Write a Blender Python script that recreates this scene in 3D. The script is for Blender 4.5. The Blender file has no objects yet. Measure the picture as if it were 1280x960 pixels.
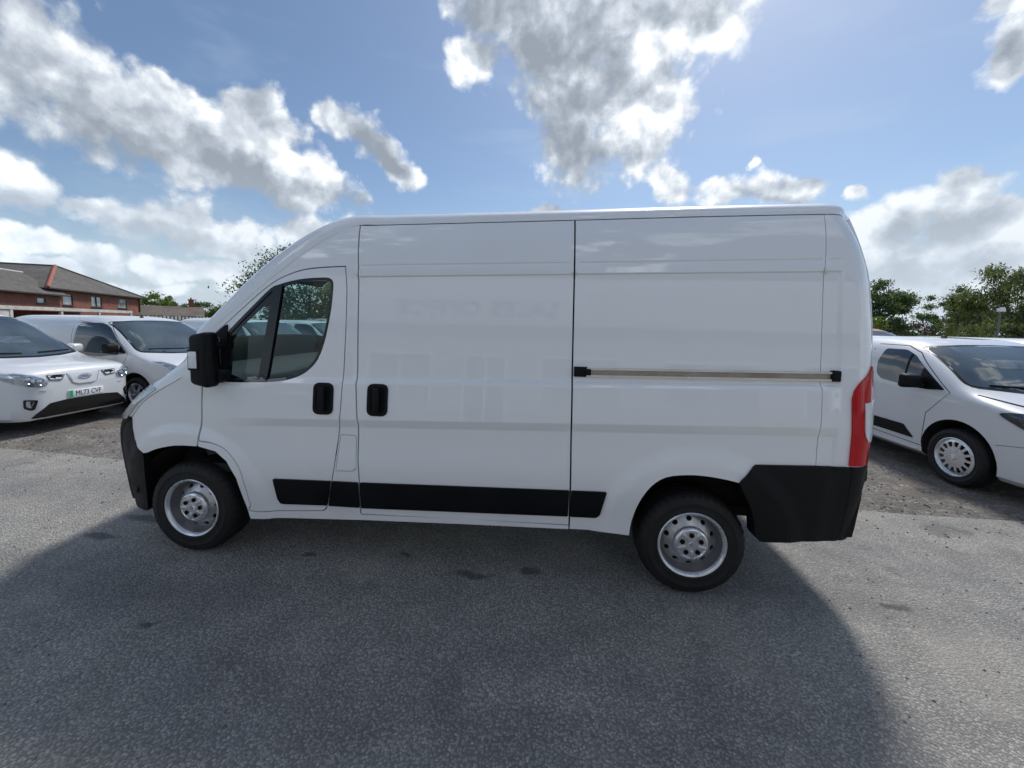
import bpy, bmesh, math, random
import numpy as np
from mathutils import Vector, Matrix, Euler
from mathutils.geometry import delaunay_2d_cdt
from mathutils.bvhtree import BVHTree

random.seed(7); np.random.seed(7)
SC = bpy.context.scene
COL = SC.collection
RAD = math.radians

# ------------------------------------------------------------------ camera
cyaw, cpit, crol = .1006, -.083, .0215
Fv = Vector((-math.sin(cyaw)*math.cos(cpit), math.cos(cyaw)*math.cos(cpit), math.sin(cpit)))
Rv = Vector((math.cos(cyaw), math.sin(cyaw), 0)); Uv = Rv.cross(Fv)
R2 = Rv*math.cos(crol)+Uv*math.sin(crol); U2 = -Rv*math.sin(crol)+Uv*math.cos(crol)
cam = bpy.data.cameras.new('camera'); camo = bpy.data.objects.new('camera', cam); COL.objects.link(camo)
M4 = Matrix((R2, U2, -Fv)).transposed().to_4x4(); M4.translation = Vector((-.924, -2.379, 1.698))
camo.matrix_world = M4
cam.sensor_width = 36; cam.lens = 479.3/1280*36; cam.shift_y = -34.2/1280
cam.clip_start = .05; cam.clip_end = 3000
SC.camera = camo

# ------------------------------------------------------------------ light, exposure
SUN_AZ, SUN_EL = RAD(24), RAD(54)          # azimuth from +Y towards +X
sun = bpy.data.lights.new('sun', 'SUN'); sun.energy = 1.2; sun.angle = RAD(10); sun.color = (1, .972, .93)
suno = bpy.data.objects.new('sun', sun); COL.objects.link(suno)
sdir = Vector((math.sin(SUN_AZ)*math.cos(SUN_EL), math.cos(SUN_AZ)*math.cos(SUN_EL), math.sin(SUN_EL)))
suno.rotation_euler = sdir.to_track_quat('Z', 'Y').to_euler(); suno.location = sdir*60
SC.view_settings.view_transform = 'Standard'; SC.view_settings.look = 'None'
SC.view_settings.exposure = 1.3; SC.view_settings.gamma = 1.0; SC.view_settings.use_curve_mapping = False
SC.cycles.sample_clamp_indirect = 6.0; SC.cycles.max_bounces = 10; SC.cycles.transparent_max_bounces = 24

# ------------------------------------------------------------------ sky: Nishita with cumulus placed by direction
CLOUDS=[
  (-0.783, 0.511, 0.355, -1.206, -0.08, 0.962, 0.08, 0.092) ,
  (-0.745, 0.569, 0.348, -1.212, 0.131, 0.967, 0.098, 0.092) ,
  (-0.683, 0.648, 0.336, -1.218, 0.232, 0.896, 0.122, 0.103) ,
  (-0.606, 0.729, 0.318, -1.229, 0.325, 0.807, 0.134, 0.098) ,
  (-0.516, 0.808, 0.284, -1.277, 0.203, 0.629, 0.126, 0.062) ,
  (-0.593, 0.698, 0.401, -1.142, -0.266, 0.584, 0.06, 0.043) ,
  (-0.664, 0.634, 0.397, -1.139, -0.32, 0.665, 0.046, 0.035) ,
  (-0.558, 0.746, 0.362, -1.191, -0.22, 0.555, 0.073, 0.053) ,
  (-0.758, 0.515, 0.4, -1.115, -0.427, 0.774, 0.034, 0.042) ,
  (-0.473, 0.78, 0.41, -1.127, 0.303, 0.687, 0.041, 0.039) ,
  (-0.419, 0.823, 0.384, -1.157, 0.3, 0.6, 0.094, 0.051) ,
  (-0.355, 0.869, 0.345, -1.191, 0.375, 0.533, 0.057, 0.043) ,
  (-0.829, 0.522, 0.203, -1.359, 0.27, 1.067, 0.045, 0.046) ,
  (-0.785, 0.59, 0.188, -1.382, -0.034, 0.92, 0.078, 0.032) ,
  (-0.744, 0.644, 0.18, -1.39, 0.036, 0.864, 0.09, 0.038) ,
  (-0.707, 0.683, 0.186, -1.381, -0.179, 0.769, 0.062, 0.051) ,
  (-0.645, 0.747, 0.162, -1.407, 0.069, 0.724, 0.107, 0.053) ,
  (-0.786, 0.609, 0.102, -1.461, 0.37, 0.951, 0.061, 0.034) ,
  (-0.835, 0.538, 0.113, -1.455, -0.173, 0.979, 0.079, 0.03) ,
  (-0.826, 0.559, 0.073, -1.498, -0.119, 0.968, 0.094, 0.024) ,
  (-0.717, 0.691, 0.097, -1.473, 0.118, 0.815, 0.088, 0.034) ,
  (-0.653, 0.752, 0.09, -1.481, -0.088, 0.707, 0.087, 0.033) ,
  (-0.759, 0.65, 0.046, -1.524, -0.073, 0.859, 0.107, 0.018) ,
  (-0.531, 0.828, 0.18, -1.383, 0.27, 0.62, 0.098, 0.039) ,
  (-0.094, 0.791, 0.604, -0.92, 0.062, 0.165, 0.186, 0.051) ,
  (-0.174, 0.814, 0.555, -0.981, -0.065, 0.167, 0.068, 0.058) ,
  (0.091, 0.807, 0.584, -0.944, 0.089, -0.049, 0.215, 0.11) ,
  (0.265, 0.776, 0.573, -0.948, 0.196, -0.19, 0.098, 0.053) ,
  (0.063, 0.87, 0.489, -1.059, 0.058, -0.039, 0.139, 0.114) ,
  (0.047, 0.918, 0.395, -1.165, 0.038, -0.035, 0.092, 0.084) ,
  (0.201, 0.895, 0.398, -1.128, -0.378, -0.394, 0.106, 0.089) ,
  (0.248, 0.912, 0.328, -1.128, -0.699, -0.561, 0.058, 0.053) ,
  (0.151, 0.857, 0.493, -1.052, 0.105, -0.115, 0.109, 0.103) ,
  (-0.016, 0.828, 0.56, -0.976, 0.024, 0.035, 0.127, 0.081) ,
  (-0.021, 0.956, 0.294, -1.272, 0.003, 0.023, 0.061, 0.022) ,
  (0.392, 0.873, 0.29, -1.273, 0.137, -0.38, 0.103, 0.038) ,
  (0.483, 0.829, 0.283, -1.279, 0.172, -0.476, 0.052, 0.036) ,
  (0.556, 0.789, 0.263, -1.3, 0.192, -0.561, 0.022, 0.018) ,
  (0.653, 0.724, 0.221, -1.343, 0.205, -0.686, 0.059, 0.062) ,
  (0.611, 0.766, 0.2, -1.366, 0.162, -0.64, 0.063, 0.063) ,
  (0.661, 0.709, 0.247, -1.313, 0.239, -0.688, 0.032, 0.035) ,
  (0.698, 0.696, 0.169, -1.399, 0.17, -0.757, 0.035, 0.042) ,
  (0.58, 0.793, 0.186, -1.382, 0.136, -0.606, 0.048, 0.066) ,
  (0.644, 0.757, 0.108, -1.462, 0.082, -0.696, 0.097, 0.088) ,
  (0.712, 0.695, 0.1, -1.47, 0.091, -0.789, 0.055, 0.061) ,
  (0.672, 0.739, 0.045, -1.526, 0.018, -0.738, 0.126, 0.061) ,
  (0.602, 0.788, 0.127, -1.443, 0.089, -0.641, 0.061, 0.074) ,
  (0.727, 0.686, 0.037, -1.534, 0.013, -0.814, 0.043, 0.05) ,
  (0.665, 0.73, 0.158, -1.411, 0.142, -0.716, 0.075, 0.053) ,
  (0.616, 0.647, 0.448, -1.018, 0.548, -0.45, 0.049, 0.026) ,
  (0.646, 0.649, 0.402, -1.121, 0.393, -0.6, 0.034, 0.044) ,
  (0.39, 0.858, 0.336, -1.224, 0.161, -0.368, 0.013, 0.014) ,
]
GREYS=[
  (-0.802, 0.527, 0.281, -1.283, 0.16, 1.036, 0.087, 0.048) ,
  (-0.774, 0.575, 0.266, -1.297, 0.182, 0.982, 0.081, 0.034) ,
  (-0.735, 0.616, 0.283, -1.277, 0.216, 0.938, 0.125, 0.05) ,
  (-0.635, 0.721, 0.277, -1.279, 0.274, 0.803, 0.148, 0.054) ,
  (-0.486, 0.836, 0.255, -1.311, 0.134, 0.563, 0.099, 0.032) ,
  (-0.382, 0.852, 0.359, -1.177, 0.361, 0.567, 0.048, 0.028) ,
  (-0.83, 0.529, 0.176, -1.394, 0.019, 1.006, 0.056, 0.027) ,
  (-0.733, 0.662, 0.156, -1.414, 0.015, 0.839, 0.121, 0.024) ,
  (-0.616, 0.776, 0.138, -1.432, 0.049, 0.678, 0.074, 0.024) ,
  (-0.015, 0.835, 0.549, -0.983, 0.138, 0.11, 0.114, 0.119) ,
  (0.014, 0.892, 0.452, -1.094, -0.174, -0.105, 0.108, 0.15) ,
  (0.072, 0.926, 0.371, -1.177, -0.26, -0.184, 0.084, 0.088) ,
  (-0.094, 0.788, 0.609, -0.915, 0.061, 0.166, 0.108, 0.026) ,
  (0.204, 0.783, 0.588, -0.933, 0.16, -0.137, 0.082, 0.029) ,
  (0.613, 0.773, 0.167, -1.402, 0.131, -0.648, 0.05, 0.035) ,
  (0.669, 0.723, 0.169, -1.399, 0.157, -0.72, 0.05, 0.029) ,
  (0.494, 0.831, 0.257, -1.308, 0.158, -0.494, 0.073, 0.015) ,
  (0.646, 0.757, 0.094, -1.476, 0.068, -0.7, 0.081, 0.042) ,
  (0.656, 0.651, 0.382, -1.147, 0.382, -0.622, 0.03, 0.026) ,
  (0.702, 0.703, 0.114, -1.456, 0.105, -0.773, 0.039, 0.023) ,
]

class NT:
    """small helper round a node tree"""
    def __init__(s, tree): s.t = tree; s.n = tree.nodes; s.l = tree.links
    def node(s, typ, **kw):
        n = s.n.new(typ)
        for k, v in kw.items(): setattr(n, k, v)
        return n
    def link(s, a, b): s.l.new(a, b)
    def set(s, sock, v):
        if isinstance(v, bpy.types.NodeSocket): s.l.new(v, sock)
        else: sock.default_value = v
    def math(s, op, a, b=0.0, c=0.0, clamp=False):
        n = s.n.new('ShaderNodeMath'); n.operation = op; n.use_clamp = clamp
        s.set(n.inputs[0], a); s.set(n.inputs[1], b); s.set(n.inputs[2], c)
        return n.outputs[0]
    def vmath(s, op, a, b=None, scale=None):
        n = s.n.new('ShaderNodeVectorMath'); n.operation = op
        s.set(n.inputs[0], a)
        if b is not None: s.set(n.inputs[1], b)
        if scale is not None: s.set(n.inputs['Scale'], scale)
        return n.outputs['Value'] if op in ('LENGTH', 'DOT_PRODUCT', 'DISTANCE') else n.outputs[0]
    def noise(s, vec, scale, detail=4, rough=.5, dist=0.0, lac=2.0, color=False, typ='FBM'):
        n = s.n.new('ShaderNodeTexNoise'); n.noise_dimensions = '3D'
        try: n.noise_type = typ
        except Exception: pass
        if vec is not None: s.l.new(vec, n.inputs['Vector'])
        n.inputs['Scale'].default_value = scale; n.inputs['Detail'].default_value = detail
        n.inputs['Roughness'].default_value = rough; n.inputs['Distortion'].default_value = dist
        n.inputs['Lacunarity'].default_value = lac
        return n.outputs['Color'] if color else n.outputs[0]
    def smooth(s, v, a, b, lo=0.0, hi=1.0):
        n = s.n.new('ShaderNodeMapRange'); n.interpolation_type = 'SMOOTHSTEP'
        s.set(n.inputs['Value'], v)
        s.set(n.inputs['From Min'], a); s.set(n.inputs['From Max'], b)
        s.set(n.inputs['To Min'], lo); s.set(n.inputs['To Max'], hi)
        return n.outputs[0]
    def mix(s, fac, a, b, blend='MIX'):
        n = s.n.new('ShaderNodeMix'); n.data_type = 'RGBA'; n.blend_type = blend
        s.set(n.inputs[0], fac); s.set(n.inputs[6], a); s.set(n.inputs[7], b)
        return n.outputs[2]
    def ramp(s, fac, stops, interp='LINEAR'):
        n = s.n.new('ShaderNodeValToRGB'); cr = n.color_ramp; cr.interpolation = interp
        while len(cr.elements) < len(stops): cr.elements.new(.5)
        for e, (p, c) in zip(cr.elements, stops):
            e.position = p; e.color = (*c, 1) if len(c) == 3 else c
        s.set(n.inputs[0], fac)
        return n.outputs[0]

def build_world():
    w = bpy.data.worlds.new('World'); SC.world = w; w.use_nodes = True
    t = NT(w.node_tree)
    for n in list(t.n): t.n.remove(n)
    out = t.node('ShaderNodeOutputWorld'); bg = t.node('ShaderNodeBackground')
    t.link(bg.outputs[0], out.inputs[0])
    sky = t.node('ShaderNodeTexSky'); sky.sky_type = 'NISHITA'; sky.sun_disc = False
    sky.sun_elevation = SUN_EL; sky.sun_rotation = SUN_AZ
    sky.altitude = 50; sky.air_density = 1.0; sky.dust_density = .8; sky.ozone_density = 1.4
    tc = t.node('ShaderNodeTexCoord'); d = tc.outputs['Generated']
    sep = t.node('ShaderNodeSeparateXYZ'); t.link(d, sep.inputs[0]); z = sep.outputs[2]
    # warp of the direction
    wn = t.noise(d, 5.5, 5, .55, color=True)
    wv = t.vmath('SCALE', t.vmath('SUBTRACT', wn, (.5, .5, .5)), scale=.13)
    dw = t.vmath('ADD', d, wv)
    def blobs(lst, vec):
        acc = None
        for cx, cy, cz, ex, ey, ez, ra, rb in lst:
            m = t.node('ShaderNodeMapping', vector_type='TEXTURE')
            t.link(vec, m.inputs[0])
            m.inputs['Location'].default_value = (cx, cy, cz)
            m.inputs['Rotation'].default_value = (ex, ey, ez)
            m.inputs['Scale'].default_value = (ra, rb, 1.0)
            v = t.math('SUBTRACT', 1.0, t.vmath('LENGTH', m.outputs[0]))
            if acc is None: acc = v
            else: acc = t.math('SMOOTH_MAX', acc, v, .18)
        return acc
    field = blobs(CLOUDS, dw)
    grey = blobs(GREYS, dw)
    # the same kind of cumulus goes on behind and beside the view
    front = t.vmath('DOT_PRODUCT', d, (-.1, .99, .05))
    gen = t.noise(d, 3.2, 3, .5)
    gen = t.math('MULTIPLY', t.math('SUBTRACT', gen, .56), 5.0)
    outside = t.smooth(front, .62, .40)
    gen = t.math('ADD', t.math('MULTIPLY', gen, outside), t.math('MULTIPLY', t.math('SUBTRACT', outside, 1.0), 3.0))
    field = t.math('MAXIMUM', field, gen)
    sv = tuple(sdir*.04)
    def billow(vec):
        v = t.node('ShaderNodeTexVoronoi'); v.feature = 'F1'; t.link(vec, v.inputs['Vector'])
        v.inputs['Scale'].default_value = 10.5; v.inputs['Detail'].default_value = 2.0; v.inputs['Roughness'].default_value = .52; v.inputs['Lacunarity'].default_value = 2.2
        v.normalize = True
        return t.math('SUBTRACT', 1.0, v.outputs['Distance'])
    def puff(vec):
        f_ = t.noise(vec, 9.0, 8, .62)
        return t.math('ADD', t.math('MULTIPLY', f_, .45), t.math('MULTIPLY', billow(vec), .55))
    dd = t.vmath('ADD', d, t.vmath('SCALE', wv, scale=.35))
    p0 = puff(dd); p1 = puff(t.vmath('ADD', dd, sv))
    dens = t.math('ADD', field, t.math('MULTIPLY', t.math('SUBTRACT', p0, .625), 3.6))
    alpha = t.smooth(dens, -.12, .34)
    relief = t.math('MULTIPLY', t.math('SUBTRACT', p0, p1), 4.0)
    thick = t.smooth(dens, .25, 1.25)
    g = t.smooth(t.math('ADD', grey, t.math('MULTIPLY', t.math('SUBTRACT', p0, .58), -1.2)), -.50, .80)
    # brightness: bright rims, grey thick bases
    lum = t.math('SUBTRACT', .86, t.math('MULTIPLY', g, .44))
    lum = t.math('SUBTRACT', lum, t.math('MULTIPLY', thick, .16))
    lum = t.math('ADD', lum, t.math('MULTIPLY', relief, .80))
    toward = t.vmath('DOT_PRODUCT', d, tuple(sdir))
    boost = t.smooth(toward, -.40, .38, 2.6, .89)
    lum = t.math('MAXIMUM', lum, .28)
    ccol = t.ramp(lum, [(.25, (.29, .335, .40)), (.55, (.44, .495, .57)), (.80, (.67, .73, .80)), (1.0, (.96, .995, 1.03))])
    CS = t.node('ShaderNodeVectorMath', operation='SCALE'); t.link(ccol, CS.inputs[0]); t.link(t.math('MULTIPLY', boost, 4.9), CS.inputs['Scale'])
    # thin veil near the horizon and a few high streaks
    veil = t.math('MULTIPLY', t.smooth(z, .30, .015), t.smooth(t.noise(dw, 5.0, 6, .6), .36, .62, .20, .95))
    veil = t.math('MAXIMUM', veil, t.smooth(z, .14, .02))
    st = t.node('ShaderNodeMapping'); t.link(d, st.inputs[0]); st.inputs['Rotation'].default_value = (0, RAD(24), RAD(10)); st.inputs['Scale'].default_value = (1.2, 4, 9)
    streak = t.math('MULTIPLY', t.smooth(t.noise(st.outputs[0], 1.6, 4, .5), .52, .75), .22)
    skyt = t.mix(1.0, sky.outputs[0], (.425, .45, .462, 1), 'MULTIPLY')
    skyc = t.mix(streak, skyt, (2.3, 2.8, 3.4, 1))
    skyc = t.mix(veil, skyc, (2.3, 2.7, 3.1, 1))
    far_c = t.mix(t.smooth(z, .34, .06, .0, .62), CS.outputs[0], (2.8, 3.2, 3.6, 1))
    fin = t.mix(alpha, skyc, far_c)
    t.link(fin, bg.inputs[0]); bg.inputs[1].default_value = .10
    w.cycles.sampling_method = 'MANUAL'; w.cycles.sample_map_resolution = 512
build_world()

# ------------------------------------------------------------------ materials
MATS = {}
def new_mat(name):
    m = bpy.data.materials.new(name); m.use_nodes = True
    t = NT(m.node_tree); b = t.n.get('Principled BSDF'); MATS[name] = m
    return m, t, b
def P(name, col, rough=.5, metal=0.0, spec=.5, coat=0.0, var=0.0, vscale=8.0, bump=0.0, bscale=60.0, emis=None):
    m, t, b = new_mat(name)
    b.inputs['Base Color'].default_value = (*col, 1); b.inputs['Roughness'].default_value = rough
    b.inputs['Metallic'].default_value = metal; b.inputs['Specular IOR Level'].default_value = spec
    b.inputs['Coat Weight'].default_value = coat; b.inputs['Coat Roughness'].default_value = .02
    tc = t.node('ShaderNodeTexCoord')
    if var:
        n = t.noise(tc.outputs['Object'], vscale, 5, .6)
        c = t.mix(t.smooth(n, .3, .7), tuple(x*(1-var) for x in col)+(1,), tuple(min(1, x*(1+var)) for x in col)+(1,))
        t.link(c, b.inputs['Base Color'])
        t.link(t.smooth(n, .3, .7, max(0, rough-.08), min(1, rough+.1)), b.inputs['Roughness'])
    if bump:
        bn = t.node('ShaderNodeBump'); bn.inputs['Strength'].default_value = bump; bn.inputs['Distance'].default_value = .004
        t.link(t.noise(tc.outputs['Object'], bscale, 4, .6), bn.inputs['Height']); t.link(bn.outputs[0], b.inputs['Normal'])
    return m
def paint(name, col):
    m, t, b = new_mat(name)
    tc = t.node('ShaderNodeTexCoord'); o = tc.outputs['Object']
    n = t.noise(o, 2.3, 6, .6); n2 = t.noise(o, 90, 3, .6)
    dirt = t.math('MULTIPLY', t.smooth(n, .45, .75), t.smooth(n2, .35, .7, .5, 1.0))
    sep = t.node('ShaderNodeSeparateXYZ'); t.link(o, sep.inputs[0])
    low = t.smooth(sep.outputs[2], .75, .25, .04, .26)          # road film on the sills
    c = t.mix(t.math('MULTIPLY', dirt, low), (*col, 1), (.40, .38, .35, 1))
    t.link(c, b.inputs['Base Color'])
    b.inputs['Roughness'].default_value = .38
    b.inputs['Coat Weight'].default_value = 1.0; b.inputs['Coat IOR'].default_value = 1.55
    t.link(t.smooth(n, .3, .75, .0, .02), b.inputs['Coat Roughness'])
    bn = t.node('ShaderNodeBump'); bn.inputs['Strength'].default_value = .06; bn.inputs['Distance'].default_value = .015
    t.link(t.noise(o, 1.7, 1, .4), bn.inputs['Height']); t.link(bn.outputs[0], b.inputs['Coat Normal'])
    return m
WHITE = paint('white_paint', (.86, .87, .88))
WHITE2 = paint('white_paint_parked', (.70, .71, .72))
RED_PAINT = paint('red_paint', (.50, .06, .03))
BLACKP = P('black_plastic', (.0055, .006, .0075), .58, spec=.22, var=.25, vscale=5, bump=.12, bscale=500)
TRIMB = P('smooth_black_trim', (.004, .0045, .006), .45, spec=.22, var=.2, vscale=4)
GLOSSB = P('gloss_black', (.010, .010, .011), .12, spec=.5)
DARK = P('dark_gap', (.008, .008, .009), .85, spec=.1)
UNDER = P('underbody', (.022, .020, .019), .8, var=.4, vscale=12)
def rubber():
    m, t, b = new_mat('tyre_rubber')
    tc = t.node('ShaderNodeTexCoord')
    n = t.noise(tc.outputs['Object'], 9, 5, .65)
    c = t.ramp(n, [(.3, (.009, .009, .010)), (.6, (.014, .0135, .0135)), (.8, (.026, .024, .022))])
    t.link(c, b.inputs['Base Color']); b.inputs['Roughness'].default_value = .62; b.inputs['Specular IOR Level'].default_value = .35
    return m
RUBBER = rubber()
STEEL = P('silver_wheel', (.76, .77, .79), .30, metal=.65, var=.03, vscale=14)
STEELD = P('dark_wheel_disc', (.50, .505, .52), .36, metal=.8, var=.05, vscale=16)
STEEL2 = P('silver_cap', (.72, .73, .75), .26, metal=.75, var=.03, vscale=20)
ALU = P('aluminium_rail', (.66, .65, .62), .28, metal=.85, var=.10, vscale=6)
ALUD = P('rail_channel', (.36, .33, .28), .4, metal=.4, var=.2, vscale=5)
CHROME = P('chrome', (.72, .73, .75), .12, metal=1.0)
LAMPGREY = P('lamp_reflector', (.50, .52, .55), .16, metal=.75)
LAMPDARK = P('lamp_dark', (.05, .053, .06), .18, metal=.2)
def thin_glass(name, tint, dark=0.0):
    m = bpy.data.materials.new(name); m.use_nodes = True; t = NT(m.node_tree)
    for n in list(t.n): t.n.remove(n)
    out = t.node('ShaderNodeOutputMaterial'); tr = t.node('ShaderNodeBsdfTransparent'); gl = t.node('ShaderNodeBsdfGlossy')
    tr.inputs[0].default_value = (*tint, 1); gl.inputs[0].default_value = (1, 1, 1, 1); gl.inputs['Roughness'].default_value = .01
    fr = t.node('ShaderNodeLayerWeight'); fr.inputs[0].default_value = .5
    mx = t.node('ShaderNodeMixShader'); t.link(t.math('ADD', t.math('MULTIPLY', t.math('POWER', fr.outputs['Facing'], 5.0), .9), .032, clamp=True), mx.inputs[0])
    t.link(tr.outputs[0], mx.inputs[1]); t.link(gl.outputs[0], mx.inputs[2]); t.link(mx.outputs[0], out.inputs[0])
    return m
CABGLASS = thin_glass('cab_window_glass', (.72, .86, .83))
LENS = thin_glass('clear_lens', (.93, .95, .96))
def dark_glass(name, c0, c1):
    m, t, b = new_mat(name)
    tc = t.node('ShaderNodeTexCoord')
    n = t.noise(tc.outputs['Object'], 1.6, 4, .5)
    t.link(t.mix(t.smooth(n, .35, .65), (*c0, 1), (*c1, 1)), b.inputs['Base Color'])
    b.inputs['Roughness'].default_value = .03; b.inputs['IOR'].default_value = 1.52; b.inputs['Specular IOR Level'].default_value = .8
    b.inputs['Coat Weight'].default_value = .6; b.inputs['Coat Roughness'].default_value = .02
    return m
SCREEN = dark_glass('windscreen_glass', (.030, .045, .055), (.06, .085, .095))
SIDEGL = dark_glass('side_glass', (.012, .017, .020), (.03, .038, .042))
def red_lens():
    m, t, b = new_mat('red_lens')
    b.inputs['Base Color'].default_value = (.55, .008, .016, 1); b.inputs['Roughness'].default_value = .12; b.inputs['Specular IOR Level'].default_value = .25
    b.inputs['Coat Weight'].default_value = .35
    w = t.node('ShaderNodeTexWave'); w.inputs['Scale'].default_value = 30
    tc = t.node('ShaderNodeTexCoord'); t.link(tc.outputs['Object'], w.inputs[0])
    t.link(t.mix(w.outputs[1], (.44, .003, .008, 1), (.58, .006, .012, 1)), b.inputs['Base Color'])
    return m
REDL = red_lens()
CLEARW = P('clear_white_lens', (.78, .80, .82), .10, coat=1.0, var=.06, vscale=30)
SEAT = P('seat_fabric', (.020, .021, .023), .9, var=.3, vscale=30)
DASH = P('dash_plastic', (.009, .009, .010), .6, var=.2, vscale=10)
PLATEY = P('plate_white', (.82, .83, .84), .35, coat=.3)
PLATEG = P('plate_green', (.02, .42, .16), .4)
PLATET = P('plate_text', (.008, .008, .01), .5)

# ------------------------------------------------------------------ objects
def link(name, me, mat=None, parent=None):
    o = bpy.data.objects.new(name, me); COL.objects.link(o)
    if mat is not None and me is not None and not me.materials:
        for x in (mat if isinstance(mat, (list, tuple)) else [mat]): me.materials.append(x)
    if parent is not None: o.parent = parent
    return o
def thing(name, label, cat, loc=(0, 0, 0), rotz=0.0, group=None):
    o = bpy.data.objects.new(name, None); COL.objects.link(o); o.empty_display_size = .2
    o.location = loc; o.rotation_euler = (0, 0, rotz); o['label'] = label; o['category'] = cat
    if group: o['group'] = group
    return o
def mesh(name, verts, faces, normals=None, smooth=True, sharp=None):
    me = bpy.data.meshes.new(name)
    me.from_pydata([tuple(map(float, v)) for v in verts], [], [tuple(int(i) for i in f) for f in faces]); me.update()
    if smooth:
        me.polygons.foreach_set('use_smooth', [True]*len(me.polygons))
        if sharp is not None: me.set_sharp_from_angle(angle=RAD(sharp))
    if normals is not None:
        ln = []
        pn = me.polygons
        for p in pn:
            for vi in p.vertices:
                nv = normals[vi]
                ln.append(tuple(p.normal) if nv is None else tuple(nv))
        me.normals_split_custom_set(ln)
    return me
class MB:
    """collects boxes, tubes and lathes for ONE mesh"""
    def __init__(s): s.v = []; s.f = []
    def add(s, vs, fs):
        o = len(s.v); s.v += [tuple(v) for v in vs]; s.f += [tuple(i+o for i in f) for f in fs]; return s
    def box(s, c, size, rot=None, bev=0.0):
        bm = bmesh.new(); bmesh.ops.create_cube(bm, size=1)
        for v in bm.verts: v.co = Vector((v.co.x*size[0], v.co.y*size[1], v.co.z*size[2]))
        if bev: bmesh.ops.bevel(bm, geom=bm.edges[:], offset=bev, segments=2, affect='EDGES', profile=.5)
        bm.verts.index_update()
        R = Euler(rot).to_matrix() if rot else None
        vs = [((R @ v.co) if R else v.co)+Vector(c) for v in bm.verts]
        s.add(vs, [[v.index for v in f.verts] for f in bm.faces]); bm.free(); return s
    def tube(s, pts, rad, n=8, caps=True):
        pts = [Vector(p) for p in pts]; rad = rad if isinstance(rad, (list, tuple)) else [rad]*len(pts)
        vs = []; up = Vector((0, 0, 1))
        for i, p in enumerate(pts):
            d = (pts[min(i+1, len(pts)-1)]-pts[max(i-1, 0)]).normalized()
            a = d.cross(up if abs(d.z) < .9 else Vector((1, 0, 0))).normalized(); b = d.cross(a)
            for k in range(n):
                t = 2*math.pi*k/n; vs.append(p+(a*math.cos(t)+b*math.sin(t))*rad[i])
        fs = [(i*n+k, i*n+(k+1) % n, (i+1)*n+(k+1) % n, (i+1)*n+k) for i in range(len(pts)-1) for k in range(n)]
        if caps: fs += [tuple(range(n))[::-1], tuple((len(pts)-1)*n+k for k in range(n))]
        return s.add(vs, fs)
    def lathe(s, prof, n=48, axis='y', c=(0, 0, 0), mod=None):
        """prof: list of (radius, height along axis)"""
        vs = []
        for j, (r, h) in enumerate(prof):
            for k in range(n):
                t = 2*math.pi*k/n; rr = r if mod is None else mod(j, k, r)
                x, y = rr*math.cos(t), rr*math.sin(t)
                q = {'y': (x, h, y), 'z': (x, y, h), 'x': (h, x, y)}[axis]
                vs.append((q[0]+c[0], q[1]+c[1], q[2]+c[2]))
        fs = [(j*n+k, j*n+(k+1) % n, (j+1)*n+(k+1) % n, (j+1)*n+k) for j in range(len(prof)-1) for k in range(n)]
        return s.add(vs, fs)
    def prism(s, poly, fn, depth):
        """poly of 2-D points -> fn(a,b,0) and fn(a,b,depth)"""
        n = len(poly)
        vs = [fn(a, b, 0) for a, b in poly]+[fn(a, b, depth) for a, b in poly]
        fs = [tuple(range(n)), tuple(range(2*n-1, n-1, -1))]+[(i, i+n, (i+1) % n+n, (i+1) % n) for i in range(n)]
        return s.add(vs, fs)
    def build(s, name, mat, parent=None, sharp=35, recalc=True):
        me = bpy.data.meshes.new(name); me.from_pydata(s.v, [], s.f); me.update()
        if recalc:
            bm = bmesh.new(); bm.from_mesh(me); bmesh.ops.recalc_face_normals(bm, faces=bm.faces[:]); bm.to_mesh(me); bm.free()
        me.polygons.foreach_set('use_smooth', [True]*len(me.polygons)); me.set_sharp_from_angle(angle=RAD(sharp))
        return link(name, me, mat, parent)

def pchip(pts):
    x = np.array([p[0] for p in pts], float); y = np.array([p[1] for p in pts], float)
    h = np.diff(x); dl = np.diff(y)/h; n = len(x); m = np.zeros(n)
    for i in range(1, n-1):
        if dl[i-1]*dl[i] > 0:
            w1 = 2*h[i]+h[i-1]; w2 = h[i]+2*h[i-1]; m[i] = (w1+w2)/(w1/dl[i-1]+w2/dl[i])
    m[0] = dl[0]; m[-1] = dl[-1]
    def f(q):
        q = np.asarray(q, float); i = np.clip(np.searchsorted(x, q)-1, 0, n-2)
        t = np.clip((q-x[i])/h[i], 0, 1)
        return ((1+2*t)*(1-t)**2*y[i]+t*(1-t)**2*h[i]*m[i]+t*t*(3-2*t)*y[i+1]+t*t*(t-1)*h[i]*m[i+1])
    return f
def cr(pts, n=6, closed=False):
    """Catmull-Rom through points"""
    P_ = [np.array(p, float) for p in pts]; out = []; N = len(P_)
    for i in range(N if closed else N-1):
        g = lambda k: P_[k % N] if closed else P_[min(max(k, 0), N-1)]
        a, b, c, d = g(i-1), g(i), g(i+1), g(i+2)
        for k in range(n):
            t = k/n
            out.append(tuple(.5*((2*b)+(c-a)*t+(2*a-5*b+4*c-d)*t*t+(3*b-a-3*c+d)*t**3)))
    if not closed: out.append(tuple(P_[-1]))
    return out
def area2(p): return sum(p[i][0]*p[(i+1) % len(p)][1]-p[(i+1) % len(p)][0]*p[i][1] for i in range(len(p)))
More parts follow.
